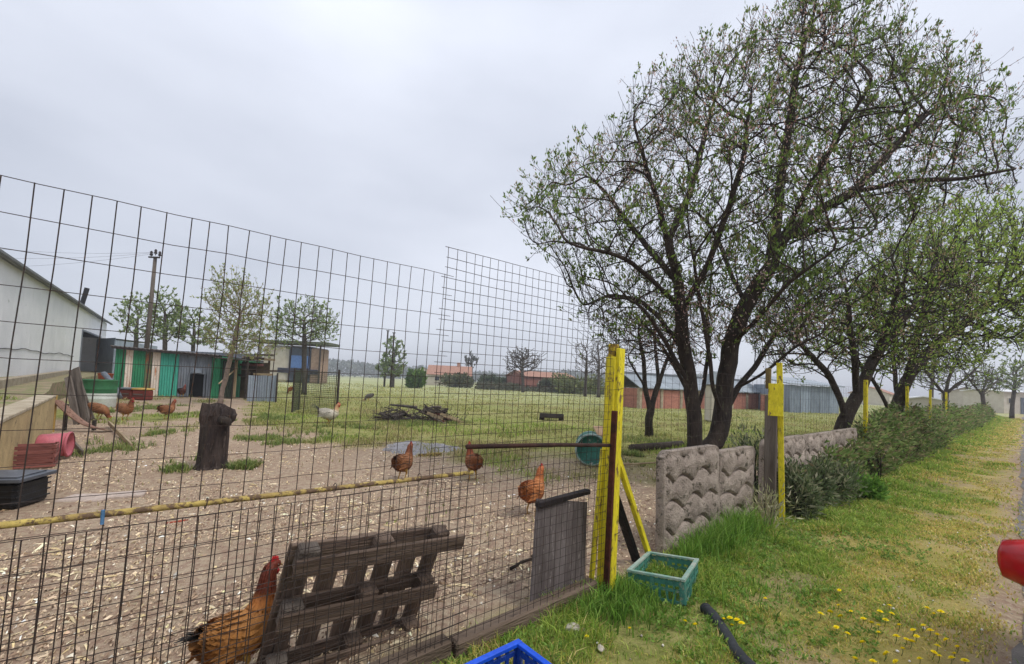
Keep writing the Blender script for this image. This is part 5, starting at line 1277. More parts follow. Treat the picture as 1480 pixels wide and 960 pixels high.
# lean-to right of the shed
Yl = 21.6
t = thing('lean_to', 'dark green open lean-to with posts right of the striped shed', 'shed', tuple(AT(332, 575, Yl)))
x0, x1 = AT(319, 560, Yl).x, AT(358, 560, Yl).x
sheet('wall_sheet', (x0, Yl), (AT(341, 560, Yl).x, Yl), 0, 1.9, 1.8, mat('dark_green_sheet', C(58, 70, 56), C(46, 56, 46), 3, .8, .2, C(90, 78, 60)), t)
q = MB(); q.bar((x0, Yl + .3, 2.02), (x1, Yl + .3, 1.95), 1.9, .06, (0, 1, 0)); q.build('roof', mat('lean_roof', C(74, 70, 62), C(58, 54, 48)), t)
for px in (341, 357): X = AT(px, 560, Yl).x; board('post', (X, Yl - .1, 0), (X, Yl - .1, 1.95), .10, .10, TANWOOD if px == 341 else BARK, t)
q = MB(); q.box(Matrix.Translation(((x0 + x1) / 2 + .3, Yl + 1.2, .95)), 1.5, .06, 1.9); q.build('back_board', mat('brown_board', C(84, 72, 54), C(64, 54, 42), 4, .9, .4), t)
board('prop', AT(316, 555, Yl - 1.2), AT(338, 536, Yl - .2), .05, .05, TANWOOD, t)
# grey sheets fencing
Yq = 20.4
t = thing('sheet_screen', 'pale blue grey metal sheets standing upright beside the lean-to', 'screen', tuple(AT(378, 575, Yq)))
xs = [AT(p, 560, Yq).x for p in (358, 371, 385, 399)]
for i in range(3): sheet('metal_sheet', (xs[i], Yq + .03 * i), (xs[i + 1] - .02, Yq + .03 * i), -.02, AT(370, 543, Yq).z, AT(370, 543 - i, Yq).z, GALV, t, .012)
for X in (xs[0], xs[3]): board('post', (X, Yq + .06, 0), (X, Yq + .06, AT(370, 538, Yq).z), .06, .06, BARK, t)
# timber stack above the sheets
def junk():
    t = thing('timber_stack', 'untidy stack of old boards behind the pale metal sheets', 'timber stack', tuple(AT(372, 575, 22.6))); rng = np.random.default_rng(261)
    for k in range(26):
        a = AT(rng.uniform(346, 372), rng.uniform(512, 545), 22.4 + rng.uniform(0, 1)); L = rng.uniform(.5, 1.2); a.x = min(a.x, AT(392, 540, 22.4).x - L)
        board('board', a, a + Vector((round(L, 1), rng.uniform(-.1, .1), rng.uniform(-.06, .06))), .11, .05, [TANWOOD, OLDWOOD, REDW, BARK][k % 4], t)
    for px in (352, 388): X = AT(px, 540, 22.9).x; board('post', (X, 22.9, 0), (X, 22.9, 2.2), .09, .09, BARK, t)
    board('shelf', (AT(345, 540, 22.9).x, 22.9, 1.2), (AT(396, 540, 22.9).x, 22.9, 1.2), .08, .08, BARK, t)
junk()
# flat roofed shack with blue door
def shack():
    Y = 62.0; kk = Y / 27.5; t = thing('shack', 'flat roofed hut with a blue shutter far beyond the sheds', 'shack', (AT(420, 560, Y).x, Y, 0)); x = lambda p: AT(p, 530, Y).x; z = lambda p: AT(430, p, Y).z
    q = MB(); q.box(Matrix.Translation(((x(378) + x(415)) / 2, Y + 1.5, z(500) / 2)), x(415) - x(378), 3, z(500)); q.build('wall', CREAM, t)
    q = MB(); q.box(Matrix.Translation(((x(448) + x(462)) / 2, Y + 1.5, z(502) / 2)), x(462) - x(448), 3, z(502)); q.build('wall', mat('shack_brown', C(166, 140, 120), C(140, 116, 100), 3, .9, .3), t)
    q = MB(); q.box(Matrix.Translation(((x(415) + x(448)) / 2, Y + 1.4, z(500) / 2)), x(448) - x(415) - .01, 2.6, z(500)); q.build('wall', mat('shack_dark', C(72, 80, 92), C(58, 64, 74), 3, .8, .2), t)
    board('shutter', (x(433), Y + .06, z(532)), (x(433), Y + .06, z(514)), x(447) - x(421), .1, mat('blue_shutter', C(92, 124, 176), C(76, 106, 158), 4, .7, .2, C(128, 146, 180)), t, (1, 0, 0))
    board('beam', (x(402), Y - .1, z(536)), (x(460), Y - .1, z(537)), .7, .1, mat('shack_beam', C(58, 60, 76), C(46, 46, 58), 4, .8, .2), t, (0, 0, 1))
    q = MB(); q.box(Matrix.Translation(((x(368) + x(476)) / 2, Y + 1.3, z(495.5))), x(476) - x(368), 4.2, .4); q.build('roof', mat('shack_roof', C(86, 92, 66), C(70, 74, 56), 3, .9, .3), t)
    for p in (376, 463): board('post', (x(p), Y - .3, 0), (x(p), Y - .3, z(498)), .2, .2, BARK, t)
shack()
# utility pole and cables
def upole(name, label, cat, b, H, r, group=None):
    t = thing(name, label, cat, b, 0, group); b = Vector(b)
    q = MB(); q.tube([b + Vector((0, 0, -.1)), b + Vector((.12, 0, H))], [r, r * .6], 10); q.build('pole', mat('pole_wood', C(96, 86, 76), C(72, 64, 58), 5, .9, .3, stretch=(1, 1, .2)), t, True)
    for s in (-1, 0, 1):
        q = MB(); p = b + Vector((.12 + s * .26, 0, H - (.0 if s else -.12))); q.tube([p, p + Vector((0, 0, .1))], .022, 6); q.lathe(Matrix.Translation(p + Vector((0, 0, .1))), [(0, 0), (.075, 0), (.085, .07), (.06, .12), (.075, .2), (.04, .28), (0, .29)], 10); q.build('insulator', mat('insulator', C(62, 54, 52), C(46, 40, 40)), t, True)
    q = MB(); q.bar(b + Vector((-.22, -.08, H - .02)), b + Vector((.46, -.08, H - .02)), .09, .09); q.build('cross_arm', BARK, t)
    return b + Vector((.12, 0, H))
pb = AT(209, 530, 26); ptop = upole('utility_pole', 'dark wooden utility pole with insulators rising behind the shed', 'pole', (pb.x, 26, 0), AT(222, 372, 26).z, .15)
for i in range(3):
    e = AT(-220, 330 + i * 26, 22); a = ptop + Vector((-.26 + .26 * i, 0, .3)); t = thing('power_cable', ['uppermost thin power cable running left from the utility pole', 'middle thin power cable running left from the utility pole', 'lowest thin power cable running left from the utility pole'][i], 'cable', tuple(a), 0, 'cables on the utility pole')
    q = MB(); q.tube([a.lerp(e, k / 16) + Vector((0, 0, -.5 * 4 * (k / 16) * (1 - k / 16))) for k in range(17)], .007, 4); q.build('strand', mat('cable', C(120, 120, 126), C(100, 100, 106)), t)
for i, (px, top, lab) in enumerate([(556, 478, 'thin bare pole left of the lone meadow tree top'), (565, 481, 'thin bare pole standing in the lone meadow tree')]):
    p = AT(px, 545, 60); t = thing('pole', lab, 'pole', (p.x, 60, 0), 0, 'thin poles by the meadow tree'); q = MB(); q.tube([(p.x, 60, -.1), (p.x + .1, 60, AT(px, top, 60).z)], [.16, .12], 6); q.build('shaft', BARK, t)
    q = MB(); q.box(Matrix.Translation((p.x + .1, 60, AT(px, top, 60).z)), .4, .2, .12); q.build('cap', BARK, t)

# ------------------------------------------------------------------ things by the ramp: sheet, planks, barrel, boxes
t = thing('metal_sheet', 'curved rusty sheet sloping down from the end of the ramp wall', 'sheet', (-9.3, 9.2, 0))
RSH = mat('rusty_sheet', C(158, 124, 106), C(128, 98, 84), 4, .85, .4, C(100, 70, 56), spot=.56)
q = MB(); a, c = AT(74, 576, 9.0), AT(152, 622, 9.35); c.z = .06; n = 12; vs = []
for k in range(n + 1):
    p = a.lerp(c, k / n); p.z -= .16 * math.sin(math.pi * k / n); vs += [p, p + Vector((.05, .2, -.06)), p + Vector((.05, .2, -.09)), p + Vector((0, 0, -.03))]
q.add(vs, [f for k in range(n) for f in ((k * 4, k * 4 + 4, k * 4 + 5, k * 4 + 1), (k * 4 + 3, k * 4 + 2, k * 4 + 6, k * 4 + 7), (k * 4 + 3, k * 4 + 7, k * 4 + 4, k * 4))]).build('sheet', RSH, t, True)
for k, (f0, f1) in enumerate(((.02, .02), (.55, .55))):
    p = a.lerp(c, f0); board('prop', (p.x, p.y + .3, 0), (p.x, p.y + .3, p.z - .12), .06, .06, BARK, t)
for i, (x0, y0, x1, y1, Y, lab) in enumerate([(110, 532, 122, 588, 10.5, 'upright grey plank leaning beside the green barrel'), (104, 535, 116, 585, 10.7, 'second grey plank leaning behind the first at the barrel'), (98, 545, 108, 590, 10.2, 'short brown plank leaning left of the grey planks'), (112, 548, 128, 592, 11.2, 'thin plank leaning against the front of the barrel')]):
    t = thing('plank', lab, 'plank', tuple(AT(x1, y1, Y)), 0, 'planks leaning by the barrel'); z = AT(x1, y1, Y); z.z = 0; board('wood', z + Vector((.1, .0, 0)), AT(x0, y0, Y + .4), .15, .035, OLDWOOD, t, (1, 0, 0))
for i, (x0, y0, x1, y1, m, lab) in enumerate([(96, 629, 119, 655, OLDWOOD, 'pale plank lying on the dirt near the pink bucket'), (157, 611, 190, 645, TANWOOD, 'thin pale strip lying on the dirt in front of the hens'), (10, 690, 130, 668, REDW, 'thin red strip lying on the dirt past the slatted crate')][:2]):
    t = thing('plank', lab, 'plank', tuple(G(x0, y0)), 0); board('wood', G(x0, y0, .10), G(x1, y1, .03), .09, .03, m, t)
t = thing('red_strip', 'thin red strip lying on the straw below the yellow rail', 'strip', tuple(G(255, 756))); board('strip', G(240, 757, .012), G(272, 752, .014), .02, .012, mat('red_strip', C(178, 84, 62)), t)
b = AT(142, 586, 14.6); b.z = 0
t = thing('barrel', 'wide barrel painted green above and white below, by the ramp', 'barrel', tuple(b)); M0 = Matrix.Translation(b)
MB().lathe(M0, [(0, 0), (.43, 0), (.45, .03), (.45, .28), (.46, .30), (.45, .32), (.45, .48)], 30).build('lower_body', mat('barrel_white', C(204, 208, 200), C(186, 190, 182), 3, .6, .1, C(160, 150, 130), spot=.64), t, True)
MB().lathe(M0, [(.45, .48), (.452, .60), (.462, .62), (.452, .64), (.45, .88), (.465, .90), (.465, .93), (.42, .93), (.41, .88), (0, .88)], 30).build('upper_body', mat('barrel_green', C(58, 116, 74), C(46, 96, 62), 3, .6, .1, C(92, 104, 70), spot=.64), t, True)
t = thing('log', 'dark log leaning behind the barrel', 'log', tuple(AT(170, 575, 17))); q = MB(); q.tube([AT(150, 540, 17.5), AT(163, 555, 17), AT(174, 575, 16.8)], [.10, .09, .08], 7); q.build('trunk', GREYS, t, True)
for i, (x, lab, m2) in enumerate([(186, 'dark red box with a grey top against the shed', GREYS), (206, 'red brown box with a yellow top against the shed', mat('yellow_lid', C(206, 172, 96), C(180, 146, 80)))]):
    p = AT(x, 578, 18.4); t = thing('hive_box', lab, 'box', (p.x, 18.4, 0), 0, 'boxes against the shed'); q = MB(); q.box(Matrix.Translation((p.x, 18.4, .22)), .58, .45, .44); q.build('body', mat('red_box', C(132, 60, 48), C(106, 48, 40), 4, .85, .3, C(78, 44, 38)), t)
    q = MB(); q.box(Matrix.Translation((p.x, 18.4, .475)), .62, .49, .07); q.build('lid', m2, t)
    board('handle_strip', (p.x - .2, 18.15, .25), (p.x + .2, 18.15, .25), .05, .03, OLDWOOD, t, (0, 0, 1))
p = AT(154, 527, 20); t = thing('orange_tub', 'rusty orange tub standing on the terrace edge left of the shed', 'tub', (p.x, 20, .7)); MB().lathe(Matrix.Translation((p.x, 20, .7)), [(0, 0), (.22, 0), (.28, .32), (.30, .34), (.27, .34), (.2, .04), (0, .04)], 16).build('body', mat('orange_tub', C(188, 104, 66), C(160, 84, 54)), t, True)

# ------------------------------------------------------------------ low buildings on the far side
def gable(name, label, cat, c, L, W, H, rise, ang, wallm, roofm, wins=(), chim=False, doors=()):
    t = thing(name, label, cat, (c[0], c[1], 0), ang); M = MW[t.name]; P = lambda x, y, z: M @ Vector((x, y, z))
    q = MB(); q.add([P(-L / 2, -W / 2, 0), P(L / 2, -W / 2, 0), P(L / 2, W / 2, 0), P(-L / 2, W / 2, 0), P(-L / 2, -W / 2, H), P(L / 2, -W / 2, H), P(L / 2, W / 2, H), P(-L / 2, W / 2, H), P(-L / 2, 0, H + rise), P(L / 2, 0, H + rise)],
                    [(0, 1, 5, 4), (2, 3, 7, 6), (1, 2, 6, 9, 5), (3, 0, 4, 8, 7)]); q.build('wall', wallm, t)
    for s in (-1, 1):
        o = .3; k = (W / 2 + o) / (W / 2)
        q = MB(); q.add([P(-L / 2 - o, s * (W / 2 + o), H + rise - rise * k), P(L / 2 + o, s * (W / 2 + o), H + rise - rise * k), P(L / 2 + o, 0, H + rise + .02), P(-L / 2 - o, 0, H + rise + .02),
                         P(-L / 2 - o, s * (W / 2 + o), H + rise - rise * k + .1), P(L / 2 + o, s * (W / 2 + o), H + rise - rise * k + .1), P(L / 2 + o, 0, H + rise + .12), P(-L / 2 - o, 0, H + rise + .12)],
                        [(0, 1, 2, 3), (4, 5, 6, 7), (0, 1, 5, 4), (0, 3, 7, 4), (1, 2, 6, 5)]); q.build('roof_slope', roofm, t)
    for x, z, w_, h_ in wins:
        q = MB(); q.box(M @ Matrix.Translation((x, -W / 2 - .02, z)), w_, .12, h_); f = q.build('window', CREAM, t)
        q = MB(); q.box(M @ Matrix.Translation((x, -W / 2 - .07, z)), w_ * .8, .06, h_ * .82); q.build('pane', GLASS, f)
    for x, w_, h_ in doors: q = MB(); q.box(M @ Matrix.Translation((x, -W / 2 - .02, h_ / 2)), w_, .12, h_); q.build('door', GREYS, t)
    if chim: q = MB(); q.box(M @ Matrix.Translation((L * .2, 0, H + rise + .3)), .7, .7, 1.2); q.build('chimney', TERRA, t)
    return t
c = AT(650, 550, 95); gable('house', 'far house with a long orange tiled roof', 'house', (c.x, 95), 9.0, 8, 2.4, 1.9, R(6), CREAM, TERRA, [(-2.5, 1.5, 1.2, 1.1), (2.2, 1.5, 1.2, 1.1)], True)
c = AT(621, 550, 100); gable('house', 'small white house end left of the orange roofed house', 'house', (c.x, 100), 5, 6, 3.0, 1.0, R(60), CREAM, BLUEROOF, [(0, 1.6, 1, 1)])
c = AT(782, 553, 78); gable('brick_shed', 'low brick building behind the bare tree on the far side', 'shed', (c.x, 78), 11, 6, 2.5, .9, R(30), BRICK, TERRA, [(-2, 1.4, 1.2, .9)])
# long poultry barn: brick below, blue grey roof
def barn():
    a, c = Vector((AT(924, 580, 29.5).x, 29.5, 0)), Vector((AT(1098, 580, 37.5).x, 37.5, 0)); d = (c - a).normalized(); L = (c - a).length; ang = math.atan2(d.y, d.x); mid = (a + c) / 2 + Vector((-d.y, d.x, 0)) * 1.3
    t = thing('long_barn', 'long low barn of red brick under a blue grey roof behind the trees', 'barn', (mid.x, mid.y, 0), ang); M = MW[t.name]; P = lambda x, y, z: M @ Vector((x, y, z))
    H = 1.38; n = 7
    for k in range(n):
        x0, x1 = -L / 2 + L * k / n, -L / 2 + L * (k + 1) / n
        q = MB(); q.box(M @ Matrix.Translation(((x0 + x1) / 2, -1.3, H / 2 - .05)), x1 - x0 - .28, .2, H); q.build('brick_panel', BRICK, t)
        q = MB(); q.box(M @ Matrix.Translation((x0, -1.32, H / 2)), .28, .28, H + .1); q.build('pillar', CONC, t)
    q = MB(); q.box(M @ Matrix.Translation((L / 2, 0, H / 2)), .2, 2.4, H); q.box(M @ Matrix.Translation((-L / 2, 0, H / 2)), .2, 2.4, H); q.box(M @ Matrix.Translation((0, 1.3, H / 2)), L, .2, H); q.build('rear_wall', BRICK, t)
    for k in range(10):
        x0, x1 = -L / 2 - .3 + (L + .6) * k / 10, -L / 2 - .3 + (L + .6) * (k + 1) / 10 - .02
        for s in (-1, 1): q = MB(); q.add([P(x0, s * 1.6, H + .02), P(x1, s * 1.6, H + .02), P(x1, 0, H + .95), P(x0, 0, H + .95), P(x0, s * 1.6, H + .08), P(x1, s * 1.6, H + .08), P(x1, 0, H + 1.01), P(x0, 0, H + 1.01)], [(0, 1, 2, 3), (4, 5, 6, 7), (0, 1, 5, 4), (0, 3, 7, 4), (1, 2, 6, 5)]); q.build('roof_sheet', BLUEROOF, t)
    q = MB(); q.bar(P(-L / 2 - .3, 0, H + 1.02), P(L / 2 + .3, 0, H + 1.02), .3, .08); q.build('ridge_cap', mat('ridge', C(108, 112, 118)), t)
barn()
def sheds2():
    Y = 33; x0, x1 = AT(1143, 570, Y).x, AT(1212, 570, Y + 2).x; t = thing('corrugated_shed', 'grey upright corrugated shed beyond the meadow, right of the brick barn', 'shed', (x0, Y, 0)); ztop = AT(1145, 556, Y).z; n = 5
    for k in range(n): sheet('wall_sheet', (x0 + (x1 - x0) * k / n, Y + 2 * k / n), (x0 + (x1 - x0) * (k + 1) / n - .03, Y + 2 * (k + 1) / n), -.02, ztop, ztop - .05, GALV, t, .03, .3)
    q = MB(); q.add([(x0 - .3, Y - .3, ztop + .02), (x1 + .3, Y + 1.7, ztop - .02), (x1 + .3, Y + 7, ztop + .7), (x0 - .3, Y + 5, ztop + .7), (x0 - .3, Y - .3, ztop + .1), (x1 + .3, Y + 1.7, ztop + .06), (x1 + .3, Y + 7, ztop + .78), (x0 - .3, Y + 5, ztop + .78)], [(0, 1, 2, 3), (4, 5, 6, 7), (0, 1, 5, 4), (0, 3, 7, 4), (1, 2, 6, 5), (2, 3, 7, 6)]); q.build('roof', BLUEROOF, t)
    q = MB(); q.bar((x0, Y, ztop / 2), (x0, Y + 5, ztop / 2), ztop, .08, (0, 0, 1)); q.build('side_wall', GALV, t); q = MB(); q.bar((x1, Y + 2, ztop / 2), (x1, Y + 7, ztop / 2), ztop, .08, (0, 0, 1)); q.build('side_wall', GALV, t)
    x0, x1 = AT(1096, 575, 35).x, AT(1146, 575, 36).x; t = thing('brick_wall', 'low red brick wall between the barn and the grey corrugated shed', 'wall', (x0, 35, 0)); q = MB(); q.bar((x0, 34.6, .62), (x1, 34.9, .62), .2, 1.3, (0, 1, 0)); q.build('wall', BRICK, t); q = MB(); q.bar((x0, 34.6, 1.3), (x1, 34.9, 1.3), .3, .08, (0, 1, 0)); q.build('coping', CONC, t)
sheds2()
p = AT(1031, 600, 20); t = thing('white_kiosk', 'narrow white rendered pillar with a grey pointed cap between the big trunks', 'pillar', (p.x, 20, 0))
q = MB(); q.box(Matrix.Translation((p.x, 20, AT(1031, 556, 20).z / 2)), .62, .62, AT(1031, 556, 20).z); q.build('body', CREAM, t)
z = AT(1031, 556, 20).z; q = MB(); q.add([(p.x - .42, 19.58, z), (p.x + .42, 19.58, z), (p.x + .42, 20.42, z), (p.x - .42, 20.42, z), (p.x - .12, 19.88, z + .62), (p.x + .12, 19.88, z + .62), (p.x + .12, 20.12, z + .62), (p.x - .12, 20.12, z + .62)], [(0, 1, 5, 4), (1, 2, 6, 5), (2, 3, 7, 6), (3, 0, 4, 7), (4, 5, 6, 7), (3, 2, 1, 0)]); q.build('cap', BLUEROOF, t)
# pale sheds glimpsed under the far trees, the white building at the road's end and the parked car
c = AT(1330, 582, 46); gable('pale_shed', 'long pale shed seen under the trees above the hedge', 'shed', (c.x, 46), 5, 3, 1.4, .3, R(52), CREAM, WHITEP, [(-1.2, .9, 1.2, .5), (1.2, .9, 1.2, .5)])
c = AT(1440, 588, 62); gable('white_building', 'small white building with a dark doorway at the end of the verge', 'building', (c.x, 62), 4.2, 5, 3.0, .3, R(4), CREAM, WHITEP, [(-1.2, 1.8, .7, .8)], False, [(1.0, 1.2, 2.3)])
c = AT(1262, 578, 85); gable('far_house', 'pale house with a brown roof behind the yellow post in the hedge', 'house', (c.x, 85), 7, 6, 2.2, 1.2, R(40), CREAM, TERRA, [(0, 1.2, 1.2, 1)])
c = AT(1395, 580, 75); gable('far_house', 'white house far behind the last roadside trees', 'house', (c.x, 75), 6, 6, 2.6, 1.2, R(45), CREAM, mat('brown_roof', C(150, 130, 122), C(130, 112, 104)), [(0, 1.5, 1.2, 1)])
def car(name, label, paint, sB, nB, heading, full=True):
    """simple modern hatchback; x forward in its own frame"""
    b = F(sB, nB); t = thing(name, label, 'car', (b.x, b.y, -.01), FANG + heading); M = MW[t.name]
    st = [(-1.95, .62, .42, .70), (-1.88, .78, .30, .88), (-1.4, .84, .24, .93), (-.6, .86, .22, .93), (.3, .86, .22, .93), (.95, .85, .24, .92), (1.5, .82, .26, .82), (1.85, .74, .30, .68), (1.96, .60, .40, .58)]
    q = MB(); n = 14; vs = []
    for x, w_, lo, hi in st:
        for j in range(n):
            a = 2 * math.pi * j / n; ca, sa = math.cos(a), math.sin(a)
            vs.append(M @ Vector((x, w_ * math.copysign(abs(ca) ** .45, ca), (lo + hi) / 2 + (hi - lo) / 2 * math.copysign(abs(sa) ** .5, sa))))
    q.add(vs, [(k * n + j, k * n + (j + 1) % n, (k + 1) * n + (j + 1) % n, (k + 1) * n + j) for k in range(len(st) - 1) for j in range(n)] + [tuple(range(n))[::-1], tuple((len(st) - 1) * n + j for j in range(n))]); q.build('body', paint, t, True)
    def cab(z0, z1, f0, f1, r0, r1, w0, w1, m, nm):
        q = MB(); q.add([M @ Vector(v) for v in ((r0, -w0, z0), (f0, -w0, z0), (f0, w0, z0), (r0, w0, z0), (r1, -w1, z1), (f1, -w1, z1), (f1, w1, z1), (r1, w1, z1))], [(0, 1, 5, 4), (1, 2, 6, 5), (2, 3, 7, 6), (3, 0, 4, 7), (4, 5, 6, 7)]); return q.build(nm, m, t)
    cab(.90, 1.38, .95, .30, -1.78, -1.45, .80, .62, GLASS, 'windows'); cab(1.38, 1.45, .32, .2, -1.47, -1.35, .63, .56, paint, 'roof')
    for sx in (-1.22, 1.25):
        for sy in (-1, 1):
            Wm = M @ Matrix.Translation((sx, sy * .74, .31)) @ Matrix.Rotation(R(90), 4, 'X')
            wq = MB().lathe(Wm, [(.17, -.1), (.29, -.1), (.31, -.07), (.31, .07), (.29, .1), (.17, .1)], 24).build('wheel', RUBBER, t, True)
            MB().lathe(Wm, [(0, -.112), (.05, -.112), (.18, -.09), (.18, .09), (.05, .112), (0, .112)], 16).build('rim', GALV, wq, True)
    for sy in (-1, 1):
        q = MB(); q.box(M @ Matrix.Translation((1.80, sy * .55, .64)), .16, .26, .14); q.build('headlight', mat('lamp_lens', C(220, 222, 224), C(200, 204, 208), 4, .1, 0, spec=.7), t)
        q = MB(); q.box(M @ Matrix.Translation((-1.87, sy * .58, .74)), .12, .2, .2); q.build('tail_light', mat('tail_lens', C(150, 20, 20), C(120, 14, 14), 4, .15, 0), t)
        if full:
            mm = MB(); sec = [(-.165, .012, .018), (-.155, .045, .052), (-.11, .062, .066), (-.03, .066, .062), (.03, .055, .05), (.05, .03, .03)]; vs = []; nn = 16
            for y, rx, rz in sec:
                for j in range(nn):
                    a = 2 * math.pi * j / nn; vs.append(M @ Vector((.62 + rx * math.copysign(abs(math.cos(a)) ** .75, math.cos(a)) - .04 * (y < -.1), sy * (-y + .92), 1.0 + rz * math.copysign(abs(math.sin(a)) ** .75, math.sin(a)))))
            mm.add(vs, [(k * nn + j, k * nn + (j + 1) % nn, (k + 1) * nn + (j + 1) % nn, (k + 1) * nn + j) for k in range(len(sec) - 1) for j in range(nn)] + [tuple(range(nn))[::-1], tuple((len(sec) - 1) * nn + j for j in range(nn))])
            mo = mm.build('mirror', paint, t, True); q = MB(); q.bar(M @ Vector((.62, sy * .82, .95)), M @ Vector((.62, sy * .90, .98)), .06, .04); q.build('mirror_arm', RUBBER, mo)
    return t
car('red_car', 'red car at the right edge, only its glossy door mirror in view', REDPAINT, .02, -2.93, math.pi)
car('parked_car', 'small silver car parked far down the road at the right', mat('silver_paint', C(196, 200, 204), C(186, 190, 194), 2, .3, 0, spec=.6, vary=.02), 56, -2.9, math.pi, False)
# ------------------------------------------------------------------ poultry
def spline(pts, m):
    P = np.array(pts, float); n = len(P); out = []
    for i in range(n - 1):
        p0, p1, p2, p3 = P[max(i - 1, 0)], P[i], P[i + 1], P[min(i + 2, n - 1)]
        for k in range(m):
            t = k / m; out.append(.5 * (2 * p1 + (p2 - p0) * t + (2 * p0 - 5 * p1 + 4 * p2 - p3) * t * t + (3 * p1 - p0 - 3 * p2 + p3) * t ** 3))
    out.append(P[-1]); return np.array(out)
STAND = [(-.215, .335, .010, .012), (-.185, .325, .045, .045), (-.13, .30, .078, .085), (-.05, .275, .100, .112), (.03, .262, .104, .116), (.09, .275, .092, .108), (.135, .315, .070, .085), (.160, .370, .050, .056), (.172, .420, .038, .040), (.184, .458, .031, .032), (.205, .482, .029, .030), (.232, .486, .021, .021), (.248, .482, .008, .008)]
TALL = [(-.205, .345, .010, .012), (-.178, .335, .045, .045), (-.125, .305, .078, .088), (-.05, .275, .100, .116), (.03, .265, .104, .122), (.085, .29, .090, .110), (.122, .345, .066, .082), (.143, .42, .050, .054), (.153, .49, .040, .042), (.163, .540, .033, .034), (.184, .566, .030, .031), (.210, .570, .021, .021), (.226, .566, .008, .008)]
PECK = [(-.215, .36, .010, .012), (-.185, .345, .045, .045), (-.13, .31, .078, .085), (-.05, .275, .100, .110), (.03, .250, .102, .112), (.09, .225, .088, .098), (.135, .185, .064, .070), (.165, .135, .046, .048), (.185, .095, .036, .036), (.202, .066, .031, .031), (.222, .048, .028, .028), (.240, .030, .018, .018), (.247, .022, .007, .007)]
COMB = mat('comb_red', C(186, 40, 44), C(156, 28, 34), 12, .5, .2); LEGM = mat('leg_yellow', C(190, 150, 74), C(160, 122, 58), 20, .6, .2); BEAK = mat('beak', C(176, 142, 88), C(140, 110, 70), 20, .5, 0); EYE = mat('eye', C(60, 30, 12), C(20, 12, 8), 50, .1, 0, spec=.8)
